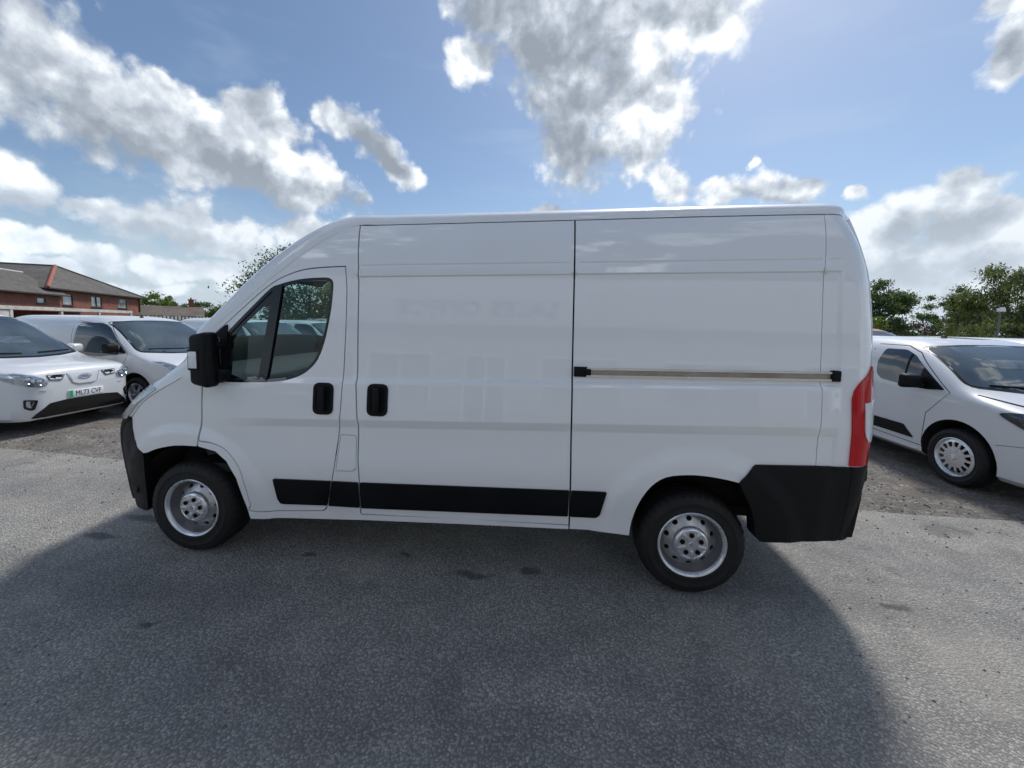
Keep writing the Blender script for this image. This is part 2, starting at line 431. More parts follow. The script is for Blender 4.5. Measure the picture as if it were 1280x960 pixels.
def offset(poly, d):
    """positive d shrinks"""
    if area2(poly) < 0: poly = poly[::-1]
    poly = [p for i, p in enumerate(poly) if math.dist(p, poly[i-1]) > 1e-6]
    n = len(poly); out = []
    for i in range(n):
        a = np.array(poly[i-1]); b = np.array(poly[i]); c = np.array(poly[(i+1) % n])
        e1 = (b-a)/np.linalg.norm(b-a); e2 = (c-b)/np.linalg.norm(c-b)
        n1 = np.array((-e1[1], e1[0])); n2 = np.array((-e2[1], e2[0]))
        k = max(.35, 1+n1@n2); out.append(tuple(b+(n1+n2)/k*d))
    return out
def rnd(poly, r, n=4):
    """round the corners of a polygon"""
    out = []; N = len(poly)
    for i in range(N):
        a, b, c = (np.array(poly[j % N], float) for j in (i-1, i, i+1))
        r1 = min(r, .45*np.linalg.norm(a-b)); r2 = min(r, .45*np.linalg.norm(c-b))
        p = b+(a-b)/np.linalg.norm(a-b)*r1; q = b+(c-b)/np.linalg.norm(c-b)*r2
        for k in range(n+1):
            t = k/n; out.append(tuple((1-t)**2*p+2*t*(1-t)*b+t*t*q))
    return out
def resample(poly, step):
    out = []; n = len(poly)
    for i in range(n):
        a, b = np.array(poly[i]), np.array(poly[(i+1) % n]); L = np.linalg.norm(b-a)
        if L < 1e-7: continue
        k = max(1, int(math.ceil(L/step-1e-6)))
        for j in range(k): out.append(tuple(a+(b-a)*j/k))
    return out
def inside(poly, pts):
    p = np.array(poly); x, y = pts[:, 0], pts[:, 1]; c = np.zeros(len(pts), bool)
    for i in range(len(p)):
        x1, y1 = p[i-1]; x2, y2 = p[i]
        cond = ((y1 > y) != (y2 > y))
        if y1 != y2: c ^= cond & (x < (x2-x1)*(y-y1)/(y2-y1)+x1)
    return c
def seg_dist(poly, pts):
    p = np.array(poly); d = np.full(len(pts), 1e9)
    for i in range(len(p)):
        a = p[i-1]; b = p[i]; ab = b-a; L = max(ab@ab, 1e-12)
        t = np.clip(((pts-a)@ab)/L, 0, 1); q = a+t[:, None]*ab
        d = np.minimum(d, np.hypot(*(pts-q).T))
    return d
def fill(outer, holes=(), step=.03, grid=None):
    """triangulate a 2-D polygon with holes and inner grid points"""
    loops = [resample(outer, step)]+[resample(h, step) for h in holes]
    co = []; ed = []
    for lp in loops:
        o = len(co); co += lp; ed += [(o+i, o+(i+1) % len(lp)) for i in range(len(lp))]
    nb = len(co); a = np.array(outer)
    if grid is None:
        xs = np.arange(a[:, 0].min()+step*.5, a[:, 0].max(), step); ys = np.arange(a[:, 1].min()+step*.5, a[:, 1].max(), step)
        g = np.stack(np.meshgrid(xs, ys), -1).reshape(-1, 2)
    else: g = np.asarray(grid, float)
    if len(g):
        lo, hi = a.min(0), a.max(0)
        g = g[(g[:, 0] > lo[0]) & (g[:, 0] < hi[0]) & (g[:, 1] > lo[1]) & (g[:, 1] < hi[1])]
    if len(g):
        ok = inside(loops[0], g)
        for h in loops[1:]: ok &= ~inside(h, g)
        g = g[ok]
    if len(g):
        ok = np.ones(len(g), bool)
        for lp in loops: ok &= seg_dist(lp, g) > step*.28
        g = g[ok]; co = co+[tuple(q) for q in g]
    vs, es, fs, ov, oe, of = delaunay_2d_cdt([Vector(c) for c in co], ed, [], 0, 1e-6)
    V = np.array([tuple(v) for v in vs]); T = np.array([tuple(f) for f in fs])
    cen = V[T].mean(1); ok = inside(loops[0], cen)
    for h in loops[1:]: ok &= ~inside(h, cen)
    T = T[ok]
    A = V[T]; ar = (A[:, 1, 0]-A[:, 0, 0])*(A[:, 2, 1]-A[:, 0, 1])-(A[:, 2, 0]-A[:, 0, 0])*(A[:, 1, 1]-A[:, 0, 1])
    T[ar < 0] = T[ar < 0][:, ::-1]; T = T[np.abs(ar) > 1e-10]
    return V, T
def patch(name, outer, surf, holes=(), step=.03, grid=None, thick=.015, tdir=None, flip=False, edge=0.0):
    """surf(uv Nx2)->Nx3. Smooth sheet with analytic normals and a rim turned inward by thick"""
    V, T = fill(outer, holes, step, grid)
    Pt = surf(V); h = 1e-3
    Nn = np.cross(surf(V+np.array((h, 0)))-surf(V-np.array((h, 0))), surf(V+np.array((0, h)))-surf(V-np.array((0, h))))
    Nn /= np.maximum(np.linalg.norm(Nn, axis=1), 1e-12)[:, None]
    if flip: T = T[:, ::-1]; Nn = -Nn
    verts = [tuple(p) for p in Pt]; norms = [tuple(n) for n in Nn]; faces = [tuple(t) for t in T]
    if thick:
        cnt = {}
        for t in faces:
            for i in range(3):
                e = (t[i], t[(i+1) % 3]); k = (min(e), max(e)); cnt.setdefault(k, []).append(e)
        mp = {}
        def low(i):
            if i not in mp:
                dv = Nn[i]*-1 if tdir is None else np.array(tdir)
                mp[i] = (len(verts), len(verts)+1)
                verts.append(tuple(Pt[i])); norms.append(None)
                verts.append(tuple(Pt[i]+dv*thick)); norms.append(None)
            return mp[i]
        for k, es in cnt.items():
            if len(es) == 1:
                a, b = es[0]; a0, a1 = low(a); b0, b1 = low(b); faces.append((b0, a0, a1, b1))
    return mesh(name, verts, faces, norms)

# ================================================================== the big white van
WB, WR, WZ = 3.46, .335, .335
YC = 1.025                                              # centre line of the van
Sf = pchip([(.15, .10), (.3, .065), (.40, .05), (.5, .032), (.62, .014), (.8, .0), (1.0, .0), (1.1, .004), (1.25, .018), (1.35, .027), (1.45, .037), (1.6, .052), (1.8, .072), (2.0, .092), (2.1, .102), (2.2, .118), (2.3, .145), (2.38, .178), (2.46, .225)])
prof = pchip([(.2, .96), (.45, .975), (.9, 1.002), (1.1, 1.008), (1.5, 1.008), (1.7, 1.004), (1.9, .99), (2.05, .972), (2.15, .948), (2.25, .918), (2.37, .875), (2.5, .81)])
kf = lambda z: np.interp(z, [.3, 1.05, 1.3, 2.07, 2.34], [.030, .030, .023, .019, .0175])
def sm(v, a, b):
    t = np.clip((v-a)/(b-a), 0, 1); return t*t*(3-2*t)
def side_y(X, Z):
    v = Z-kf(Z)*(X+2.2)
    y = Sf(v)
    t = np.maximum(0, (-3.55-X)/.75); y = y+.30*t**2.5
    t = np.maximum(0, (X-(prof(Z)-.15))/.15); y = y+.10*t**2.2
    cargo = sm(X, -2.27, -2.23)
    rear = 1-sm(X, .748, .772)
    low2 = 1-sm(v, 1.990, 2.001)                       # field below the stamped line is sunk
    y = y+.011*cargo*rear*low2*sm(v, 1.306, 1.325)
    y = y+.006*cargo*(1-sm(X, .74, .78))*np.exp(-((v-2.067)/.006)**2)
    y = y-.012*(1-np.clip((v-1.285)/.04, 0, 1))*sm(X, -3.3, -2.9)*(1-sm(X, .70, .78))
    band = sm(X, -3.25, -2.8)*(1-sm(X, .735, .765))
    y = y+.018*band*(1-np.clip((v-.998)/.056, 0, 1))*sm(v, .58, .94)
    r = np.hypot(X+WB, Z-.32); y = y-.020*(1-sm(r, .56, .66))*(1-sm(Z, .93, 1.0))
    r = np.hypot(X, Z-.33); y = y-.020*(1-sm(r, .555, .66))
    return y
def side(off=0.0):
    return lambda uv: np.stack([uv[:, 0], side_y(uv[:, 0], uv[:, 1])+off, uv[:, 1]], -1)
def sideM(off=0.0):
    return lambda uv: np.stack([uv[:, 0], 2*YC-side_y(uv[:, 0], uv[:, 1])-off, uv[:, 1]], -1)
def side_grid(step=.03):
    vs = list(np.arange(.2, 2.5, step))
    for a, b, s in ((.99, 1.065, .0093), (1.28, 1.335, .009), (1.986, 2.006, .0035), (2.052, 2.083, .0035)):
        vs = [q for q in vs if not a-.006 < q < b+.006]+list(np.arange(a, b+.001, s))
    xs = list(np.arange(-4.3, 1.05, step))
    xs = [q for q in xs if not .735 < q < .785 and not q > .84]+list(np.arange(.737, .786, .008))+list(np.arange(.842, 1.0, .012))
    out = []
    for v in vs:
        for x in xs:
            z = v+kf(v)*(x+2.2); out.append((x, z))
    return np.array(out)
GRID = side_grid()

SF = [(-2.232, 2.344), (-2.224, 2.2), (-2.218, 2.067), (-2.209, 1.661), (-2.197, 1.285), (-2.180, 1.028), (-2.184, .782), (-2.178, .633), (-2.189, .383)]
SR = [(-.795, 2.372), (-.79, 2.024), (-.786, 1.442), (-.782, 1.068), (-.775, .682), (-.772, .412)]
SEAM = pchip([(-2.24, 2.344), (-1.495, 2.358), (-.797, 2.372), (-.016, 2.389), (.687, 2.398), (.90, 2.399)])
seam_pts = lambda a, b, n: [(x, float(SEAM(x))) for x in np.linspace(a, b, n)]
DR = [(-2.289, 1.914), (-2.286, 1.6), (-2.292, 1.228), (-2.306, 1.022), (-2.356, .686), (-2.41, .479), (-2.436, .405)]
DB = [(-2.462, .384), (-2.97, .350), (-2.985, .40), (-2.998, .515), (-3.031, .677), (-3.116, .789), (-3.214, .838), (-3.325, .850)]
DF = [(-3.312, 1.006), (-3.315, 1.207), (-3.322, 1.48)]
DT = cr([(-3.261, 1.576), (-3.155, 1.668), (-3.022, 1.786), (-2.892, 1.898), (-2.788, 1.97), (-2.682, 2.016), (-2.589, 2.042), (-2.469, 2.056), (-2.305, 2.064)], 3)
DOOR = cr(DR, 3)+cr(DB, 4)+DF+DT
DOOR = [(float(a), float(b)) for a, b in DOOR]
WIN = [(-3.148, 1.275)]+cr([(-3.135, 1.263), (-2.857, 1.273), (-2.70, 1.291), (-2.600, 1.325), (-2.530, 1.372), (-2.472, 1.445), (-2.432, 1.559), (-2.412, 1.66), (-2.395, 1.773), (-2.386, 1.90), (-2.388, 1.955), (-2.412, 1.982), (-2.463, 1.988), (-2.597, 1.979), (-2.700, 1.960), (-2.780, 1.937), (-2.838, 1.911), (-2.941, 1.813), (-3.072, 1.682), (-3.135, 1.617)], 3)+[(-3.150, 1.59)]
if area2(DOOR) < 0: DOOR = DOOR[::-1]
Efront = [(-3.325, 1.575), (-3.22, 1.675), (-3.09, 1.785), (-2.95, 1.90), (-2.80, 2.02), (-2.65, 2.13), (-2.50, 2.235), (-2.36, 2.312), (-2.240, 2.345)]
ARCHF = [(-3.005, .30), (-3.017, .38), (-3.039, .492), (-3.060, .600), (-3.123, .722), (-3.20, .785), (-3.33, .813)]

van = thing('panel_van', 'large white high-roof panel van parked side-on across the foreground', 'van')
BOTH = (False, True)
def vpart(name, outer, mat, holes=(), off=0.0, step=.035, grid=None, thick=.015, parent=None, far=True, edge=0.0):
    res = None
    for mir in (BOTH if far else (False,)):
        sf = (sideM if mir else side)(off)
        me = patch(name, outer, sf, holes, step, grid, thick, (0, -1 if mir else 1, 0), flip=mir)
        o = link(name, me, mat, parent[1 if mir else 0] if isinstance(parent, tuple) else (parent or van))
        res = (res, o) if res else o
    return res if isinstance(res, tuple) else (res,)

# -- sheet-metal panels
fender = [(-3.338, .846), (-3.320, 1.006), (-3.323, 1.207), (-3.330, 1.50), (-3.372, 1.44), (-3.398, 1.335)]+cr([(-3.5, 1.265), (-3.65, 1.182), (-3.8, 1.082), (-3.915, .972)], 3)+[(-3.915, .90), (-3.897, .82), (-3.85, .772), (-3.775, .735)]+cr([(-3.741, .742), (-3.65, .779), (-3.503, .81), (-3.345, .813)], 3)
vpart('front_fender', fender, WHITE, grid=GRID, thick=.02)
door = vpart('front_door', offset(DOOR, .0045), WHITE, holes=[WIN], grid=GRID, thick=.03)
dor = offset(DOOR, -.003)
i0 = min(range(len(dor)), key=lambda i: math.dist(dor[i], (-3.33, .85))); i1 = min(range(len(dor)), key=lambda i: math.dist(dor[i], (-3.262, 1.58)))
# door outline is counter-clockwise: walk it from the top front corner round the back to the arch
seq = []
i = i1
while True:
    seq.append(dor[i])
    if i == i0: break
    i = (i-1) % len(dor)
frame = Efront + [(x-.004 if z > .5 else x-.006, z) for x, z in SF] + [(-2.185, .374), (-1.5, .397), (-.776, .404), (-.776, .378), (-1.5, .358), (-2.188, .334), (-2.7, .308), (-3.0, .290)] + ARCHF
tail_ = seq[::-1]
# from the arch back along the door to the top front corner
path = tail_ if math.dist(tail_[0], (-3.33, .85)) < math.dist(tail_[-1], (-3.33, .85)) else tail_[::-1]
flapc = [(-2.303, .938), (-2.197, .940), (-2.199, .716), (-2.225, .698), (-2.338, .694)]
flap = rnd(flapc, .012, 3)
frame_poly = frame+path
vpart('body_side_frame', frame_poly, WHITE, holes=[offset(flap, -.004)], grid=GRID, thick=.02)
vpart('fuel_flap', flap, WHITE, grid=GRID, thick=.012, far=False)
slide = SF[::-1]+[(x, z-.003) for x, z in seam_pts(-2.2, -.81, 14)]+SR
slide = [(x+.0055 if x < -2 else x-.005, z) for x, z in slide]
vpart('sliding_door', slide, WHITE, grid=GRID, thick=.03)
SV = pchip([(.9, .655), (1.137, .656), (1.489, .663), (2.08, .671), (2.41, .684)])
sv = [(float(SV(z)), z) for z in (.907, 1.137, 1.489, 1.8, 2.08, 2.25, 2.396)]
ARCHR = cr([(.222, .782), (.145, .798), (.03, .812), (-.08, .812), (-.202, .790), (-.288, .724), (-.352, .612), (-.386, .48), (-.393, .376)], 3)
quarter = [(x+.005, z) for x, z in SR]+[(-.768, .381), (-.55, .386)]+ARCHR[::-1]+[(.314, .893)]+[(x-.002, z) for x, z in sv]+[(x, z-.003) for x, z in seam_pts(.67, -.78, 14)]
vpart('rear_quarter_panel', quarter, WHITE, grid=GRID, thick=.02)
pz = np.linspace(2.392, .91, 24)
rcorner = [(x+.002, z) for x, z in sv]+[(.80, 2.395)]+[(float(prof(z))-.012, float(z)) for z in pz]
vpart('rear_corner_panel', rcorner, WHITE, grid=GRID, thick=.02)

# -- dark metal behind the gaps
cargo = [(-2.33, 2.33), (-2.30, 1.0), (-2.40, .55), (-2.47, .34), (-.44, .40), (-.44, .75), (-.1, .87), (.3, .93), (.86, .95), (.86, 1.9), (.74, 2.37), (-.78, 2.36)]
vpart('inner_panel', cargo, DARK, off=.034, step=.12, thick=0)
jam = [(-3.40, .86), (-3.38, 1.32), (-3.33, 1.54)]+[(x-.01, z+.014) for x, z in DT[1:]]+[(-2.25, 2.08), (-2.25, .95), (-2.33, .6), (-2.41, .36), (-2.95, .335), (-2.965, .5), (-3.0, .69), (-3.1, .81), (-3.2, .855)]
vpart('door_jamb', jam, DARK, holes=[offset(WIN, -.012)], off=.034, step=.1, thick=.03)

# -- windows of the cab
inner = offset(WIN, .020)
vpart('window_seal', WIN, GLOSSB, holes=[inner], off=.003, step=.04, thick=.02)
vpart('window_glass', offset(WIN, .010), CABGLASS, off=.012, step=.05, thick=0)
pil = [(-2.820, 1.915), (-2.752, 1.938), (-2.838, 1.28), (-2.905, 1.275)]
vpart('window_divider', pil, GLOSSB, off=-.001, step=.05, thick=.03)
vpart('quarter_light_trim', [(-3.140, 1.60), (-2.84, 1.896), (-2.826, 1.90), (-2.845, 1.80), (-2.90, 1.78), (-3.06, 1.635), (-3.105, 1.55), (-3.112, 1.30), (-3.140, 1.285)], GLOSSB, off=.010, step=.05, thick=.005)

# -- rubbing strips, handles, rail
strips = [[(-2.795, .609), (-2.377, .6195), (-2.423, .4335), (-2.745, .4205), (-2.765, .4255), (-2.780, .455)],
          [(-2.367, .620), (-2.184, .6215), (-2.190, .4325), (-2.410, .4310)],
          [(-2.170, .6225), (-.781, .660), (-.783, .4755), (-2.176, .431)],
          [(-.768, .660), (-.549, .665), (-.584, .505), (-.605, .483), (-.625, .4785), (-.770, .475)]]
for s_ in strips:
    vpart('rubbing_strip', rnd(s_, .008, 2), TRIMB, off=-.012, step=.06, thick=.014)
def handle(cx, cz):
    for mir in BOTH:
        f = (sideM if mir else side)
        sgn = -1 if mir else 1
        o = link('door_handle', patch('door_handle', rnd([(cx-.070, cz-.105), (cx+.070, cz-.105), (cx+.070, cz+.105), (cx-.070, cz+.105)], .045, 6), f(-.008), step=.03, thick=.01, tdir=(0, sgn, 0), flip=mir), BLACKP, van)
        cup = link('handle_cup', patch('handle_cup', rnd([(cx-.052, cz-.082), (cx+.052, cz-.082), (cx+.052, cz+.085), (cx-.052, cz+.085)], .035, 5), f(-.0095), step=.03, thick=.002, tdir=(0, sgn, 0), flip=mir), DARK, o)
        y0 = float(side_y(np.array([cx]), np.array([cz]))[0]); y0 = 2*YC-y0 if mir else y0
        b = MB(); b.box((cx, y0-sgn*.026, cz), (.046, .030, .165), bev=.012); b.build('handle_grip', BLACKP, o)
handle(-2.419, 1.182); handle(-2.043, 1.188)
def rail():
    for mir in BOTH:
        sgn = -1 if mir else 1
        yy = lambda x, z: (2*YC-float(side_y(np.array([x]), np.array([z]))[0])) if mir else float(side_y(np.array([x]), np.array([z]))[0])
        zc = lambda x: 1.415+(x+.7)*.0165
        r = MB(); rc = MB()
        for dz, h, dp in ((.019, .012, .020), (-.024, .012, .020), (-.002, .034, .006)):
            n = 12; vs = []; xs = np.linspace(-.70, .722, n)
            for x in xs:
                y = yy(x, zc(x)); z = zc(x)+dz
                vs += [(x, y+sgn*.004, z-h/2), (x, y-sgn*dp, z-h/2), (x, y-sgn*dp, z+h/2), (x, y+sgn*.004, z+h/2)]
            fs = [(i*4+k, i*4+(k+1) % 4, i*4+4+(k+1) % 4, i*4+4+k) for i in range(n-1) for k in range(4)]+[(0, 1, 2, 3), tuple(4*(n-1)+k for k in (3, 2, 1, 0))]
            (r if h < .03 else rc).add(vs, fs)
        ro = r.build('sliding_door_rail', ALU, van, sharp=20); rc.build('rail_channel', ALUD, ro, sharp=20)
        c = MB(); c.box((.737, yy(.737, 1.44)-sgn*.010, zc(.737)), (.046, .036, .064), bev=.006); c.build('rail_end_cap', BLACKP, ro)
        c = MB(); c.box((-.735, yy(-.735, 1.41)-sgn*.006, zc(-.735)), (.082, .028, .062), bev=.005)
        c.box((-.690, yy(-.69, 1.41)-sgn*.016, zc(-.69)), (.036, .030, .040), bev=.006); c.build('rail_bracket', BLACKP, ro)
rail()

# -- rear bumper, tail lights
bump = [(.312, .894), (.838, .910), (.846, .43), (.385, .404), (.352, .436), (.335, .53), (.30, .63), (.262, .70), (.218, .782)]
bump = rnd(bump, .02, 3)
vpart('rear_bumper_side', bump, BLACKP, off=-.016, step=.04, thick=.10)
pzb = np.linspace(.905, .46, 10)
bcor = [(.842, .910), (.850, .432), (.94, .430)]+[(float(prof(z))-.012, float(z)) for z in pzb[::-1]]
vpart('rear_bumper_corner', bcor, BLACKP, off=-.014, step=.03, thick=.04)
bb = MB()
ys = np.linspace(.055, 2*YC-.055, 25)
vs = []
sect = [(.82, .905), (1.02, .905), (1.035, .875), (1.035, .815), (1.018, .795), (1.015, .70), (.995, .52), (.985, .455), (.82, .445)]
for y in ys:
    e = (abs(y-YC)/(YC-.055)); pull = .055*e**10-.02*(1-e**2)
    vs += [(x-(pull if x > .95 else 0), y, z) for x, z in sect]
k = len(sect)
bb.add(vs, [(i*k+j, i*k+j+1, (i+1)*k+j+1, (i+1)*k+j) for i in range(len(ys)-1) for j in range(k-1)]+[tuple(range(k)), tuple((len(ys)-1)*k+j for j in range(k))[::-1]])
bb.build('rear_bumper', BLACKP, van, sharp=30)
tl = cr([(.960, 1.500), (.918, 1.450), (.872, 1.408), (.840, 1.362), (.829, 1.32), (.826, 1.290), (.828, 1.18), (.831, 1.095), (.831, .918)], 3)+[(float(prof(z))-.012, float(z)) for z in np.linspace(.918, 1.47, 14)]
tail = vpart('tail_light', tl, REDL, off=-.012, step=.025, thick=.02)
tw = [(.892, 1.288), (float(prof(1.298))-.010, 1.298)]+[(float(prof(z))-.010, float(z)) for z in (1.25, 1.2, 1.15, 1.10)]+[(.960, 1.058), (.930, 1.062), (.906, 1.092), (.897, 1.13), (.894, 1.2)]
vpart('reversing_lens', tw, CLEARW, off=-.018, step=.02, thick=.008, parent=tail)

# -- upper shell: roof, windscreen, bonnet, nose
E_ = [(.915, 2.330), (.900, 2.37), (.880, 2.395)]+[(x, float(SEAM(x))+.004) for x in np.linspace(.82, -2.10, 16)]
C_ = [(.985, 2.36), (.965, 2.44), (.92, 2.505)]+[(x+.02, float(SEAM(x))+.138) for x in np.linspace(.82, -2.10, 16)]
E_ += [(-2.232, 2.349), (-2.355, 2.306), (-2.492, 2.229), (-2.642, 2.124), (-2.792, 2.014), (-2.942, 1.894), (-3.082, 1.779), (-3.212, 1.669), (-3.327, 1.573), (-3.377, 1.445), (-3.40, 1.34), (-3.50, 1.270), (-3.65, 1.187), (-3.80, 1.087), (-3.92, .978), (-4.03, .905), (-4.135, .80), (-4.198, .64), (-4.215, .49), (-4.185, .375), (-4.10, .285)]
C_ += [(-2.25, 2.490), (-2.42, 2.47), (-2.60, 2.405), (-2.79, 2.30), (-2.97, 2.17), (-3.13, 2.04), (-3.27, 1.90), (-3.40, 1.765), (-3.52, 1.645), (-3.59, 1.555), (-3.66, 1.475), (-3.76, 1.39), (-3.90, 1.275), (-4.06, 1.13), (-4.21, 1.0), (-4.27, .93), (-4.34, .81), (-4.38, .64), (-4.39, .48), (-4.37, .36), (-4.29, .275)]
N_ = [3.0]*24+[2.9, 2.8, 2.7, 2.6, 2.5, 2.4, 2.3, 2.2, 2.2, 2.2, 2.2, 2.2, 2.2, 2.3, 2.4]
N_ = (N_+[2.4]*40)[:len(E_)]
# refine along the stations
def refine(a, n=4): return np.array(cr(a, n))
E2 = refine(E_); C2 = refine(C_); N2 = refine([(q, q) for q in N_])[:, 0]
NS = len(E2)
ANG = np.concatenate([np.linspace(0, 1, 15)[:-1]**1.0*RAD(52), np.linspace(RAD(52), RAD(90), 9)])
st = lambda k_: min(k_*4, NS-1)
# |Y| = Ye*cos(a)^(2/n), drop by sin
def shell_point(i, a, sgn):
    ex, ez = E2[i]; cx, cz = C2[i]; n = N2[i]
    ye = YC-float(side_y(np.array([ex]), np.array([ez]))[0])
    u = max(math.cos(a), 0)**(2/n); w = max(math.sin(a), 0)**(2/n)
    if st(20) <= i <= st(27): ye += .002
    return (ex+(cx-ex)*w, YC-sgn*ye*u, ez+(cz-ez)*w)
GA = list(ANG); NU = 2*len(GA)-1
Gp = np.zeros((NS, NU, 3))
for i in range(NS):
    for j in range(NU):
        a, sg = (GA[j], 1) if j < len(GA) else (GA[NU-1-j], -1)
        Gp[i, j] = shell_point(i, a, sg)
du = np.gradient(Gp, axis=0); dv = np.gradient(Gp, axis=1)
Gn = np.cross(du, dv); Gn /= np.maximum(np.linalg.norm(Gn, axis=2), 1e-9)[..., None]
if Gn[10, NU//2, 2] < 0: Gn = -Gn
def shell(name, i0, i1, j0, j1, mat, off=0.0, thick=0.0):
    idx = {}; vs = []; ns = []; fs = []
    for i in range(i0, i1+1):
        for j in range(j0, j1+1):
            idx[i, j] = len(vs); vs.append(Gp[i, j]+Gn[i, j]*off); ns.append(Gn[i, j])
    for i in range(i0, i1):
        for j in range(j0, j1): fs.append((idx[i, j], idx[i, j+1], idx[i+1, j+1], idx[i+1, j]))
    a, b, c = (np.array(vs[q]) for q in fs[len(fs)//2][:3])
    if np.cross(b-a, c-a)@ns[fs[len(fs)//2][0]] < 0: fs = [f[::-1] for f in fs]
    if thick:
        ring = [(i0, j) for j in range(j0, j1)]+[(i, j1) for i in range(i0, i1)]+[(i1, j) for j in range(j1, j0, -1)]+[(i, j0) for i in range(i1, i0, -1)]
        top = []; bot = []
        for q in ring:
            top.append(len(vs)); vs.append(vs[idx[q]]); ns.append(None)
            bot.append(len(vs)); vs.append(vs[idx[q]]-Gn[q]*thick); ns.append(None)
        for k_ in range(len(ring)):
            l_ = (k_+1) % len(ring); fs.append((top[k_], top[l_], bot[l_], bot[k_]))
    return link(name, mesh(name, vs, fs, ns), mat, van)
st = lambda k_: min(k_*4, NS-1)
# key stations: 19 roof front edge, 22 top of screen, 28 foot of screen, 33 nose edge, 34 bumper top
jl, jr = 9, NU-10
shell('roof', 0, st(21), 0, NU-1, WHITE, thick=.01)
shell('windscreen_pillar', st(21), st(28), 0, jl, WHITE); shell('windscreen_pillar', st(21), st(28), jr, NU-1, WHITE)
shell('windscreen_header', st(21), st(22), jl, jr, WHITE)
shell('windscreen', st(22), st(28), jl, jr, CABGLASS, off=-.004)
shell('bonnet', st(28), st(33), 0, NU-1, WHITE)
shell('front_bumper', st(33), NS-1, 0, NU-1, BLACKP)
for a, b in ((1, 9), (NU-10, NU-2)):
    hl = shell('headlight', st(31), st(33)+1, a, b, LAMPGREY, off=.006, thick=.02)
    g_ = shell('headlight_lens', st(31)+0, st(33)+1, a, b, LENS, off=.014); g_.parent = hl
bfront = [(-3.912, .966), (-3.99, .925)]+cr([(-4.03, .900), (-4.135, .80), (-4.196, .64), (-4.213, .49), (-4.183, .375), (-4.10, .285), (-4.0, .262)], 3)+[(-3.90, .262), (-3.865, .268), (-3.845, .30), (-3.80, .50), (-3.772, .70), (-3.785, .738), (-3.85, .769), (-3.899, .818), (-3.918, .90)]
vpart('front_bumper_corner', bfront, BLACKP, off=-.004, step=.03, thick=.05)

# -- rear doors
def rear_x(Y, Z):
    e = np.abs(Y-YC)/.96
    return prof(Z)+.028*(1-e**4)-.02*e**14
def rear_surf(off): return lambda uv: np.stack([rear_x(uv[:, 0], uv[:, 1])+off, uv[:, 0], uv[:, 1]], -1)
def half_door(a, b):
    top = lambda y: 2.37+.06*(1-(abs(y-YC)/.95)**3)
    lo = lambda z: float(Sf(z))+.092
    L = [(max(a, lo(z)), z) if a < YC-.5 else (a, z) for z in (.93, 1.3, 1.7, 2.0, 2.2)]
    R_ = [(min(b, 2*YC-lo(z)), z) if b > YC+.5 else (b, z) for z in (2.2, 2.0, 1.7, 1.3, .93)]
    T_ = [(y, top(y)) for y in np.linspace(L[-1][0]+.03, R_[0][0]-.03, 8)]
    return L+T_+R_
for a, b in ((.085, YC-.004), (YC+.004, 2*YC-.085)):
    link('rear_door', patch('rear_door', half_door(a, b), rear_surf(0), step=.07, thick=.03), WHITE, van)
link('inner_panel', patch('inner_panel', [(.13, .6), (1.92, .6), (1.92, 1.5), (1.84, 2.33), (.21, 2.33), (.13, 1.5)], rear_surf(-.05), step=.2, thick=0), DARK, van)

# -- wheels
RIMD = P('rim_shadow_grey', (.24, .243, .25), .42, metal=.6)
def tyre_mesh(rad, wid, rim, lug=True):
    pr = [(rim-.004, .030), (rim, .006), (rim+.012, -.002), (rim+.018, -.006), (rim+.022, -.004), (rim+(rad-rim)*.45, -.011), (rim+(rad-rim)*.5, -.013), (rim+(rad-rim)*.54, -.010), (rim+(rad-rim)*.80, -.004), (rad-.012, .012), (rad-.003, .026)]
    for g in (.32, .5, .68):
        y = wid*g; pr += [(rad, y-.012), (rad, y-.004), (rad-.008, y-.003), (rad-.008, y+.003), (rad, y+.004)]
    pr += [(rad-.003, wid-.03), (rad-.014, wid-.012), (rim+(rad-rim)*.5, wid+.008), (rim, wid-.01)]
    b = MB(); b.lathe(pr, 160 if lug else 64, 'y', mod=(lambda j, k_, r: r-(.004 if (k_ % 4 < 2) else 0) if j in (9, 10) else r) if lug else None)
    return b
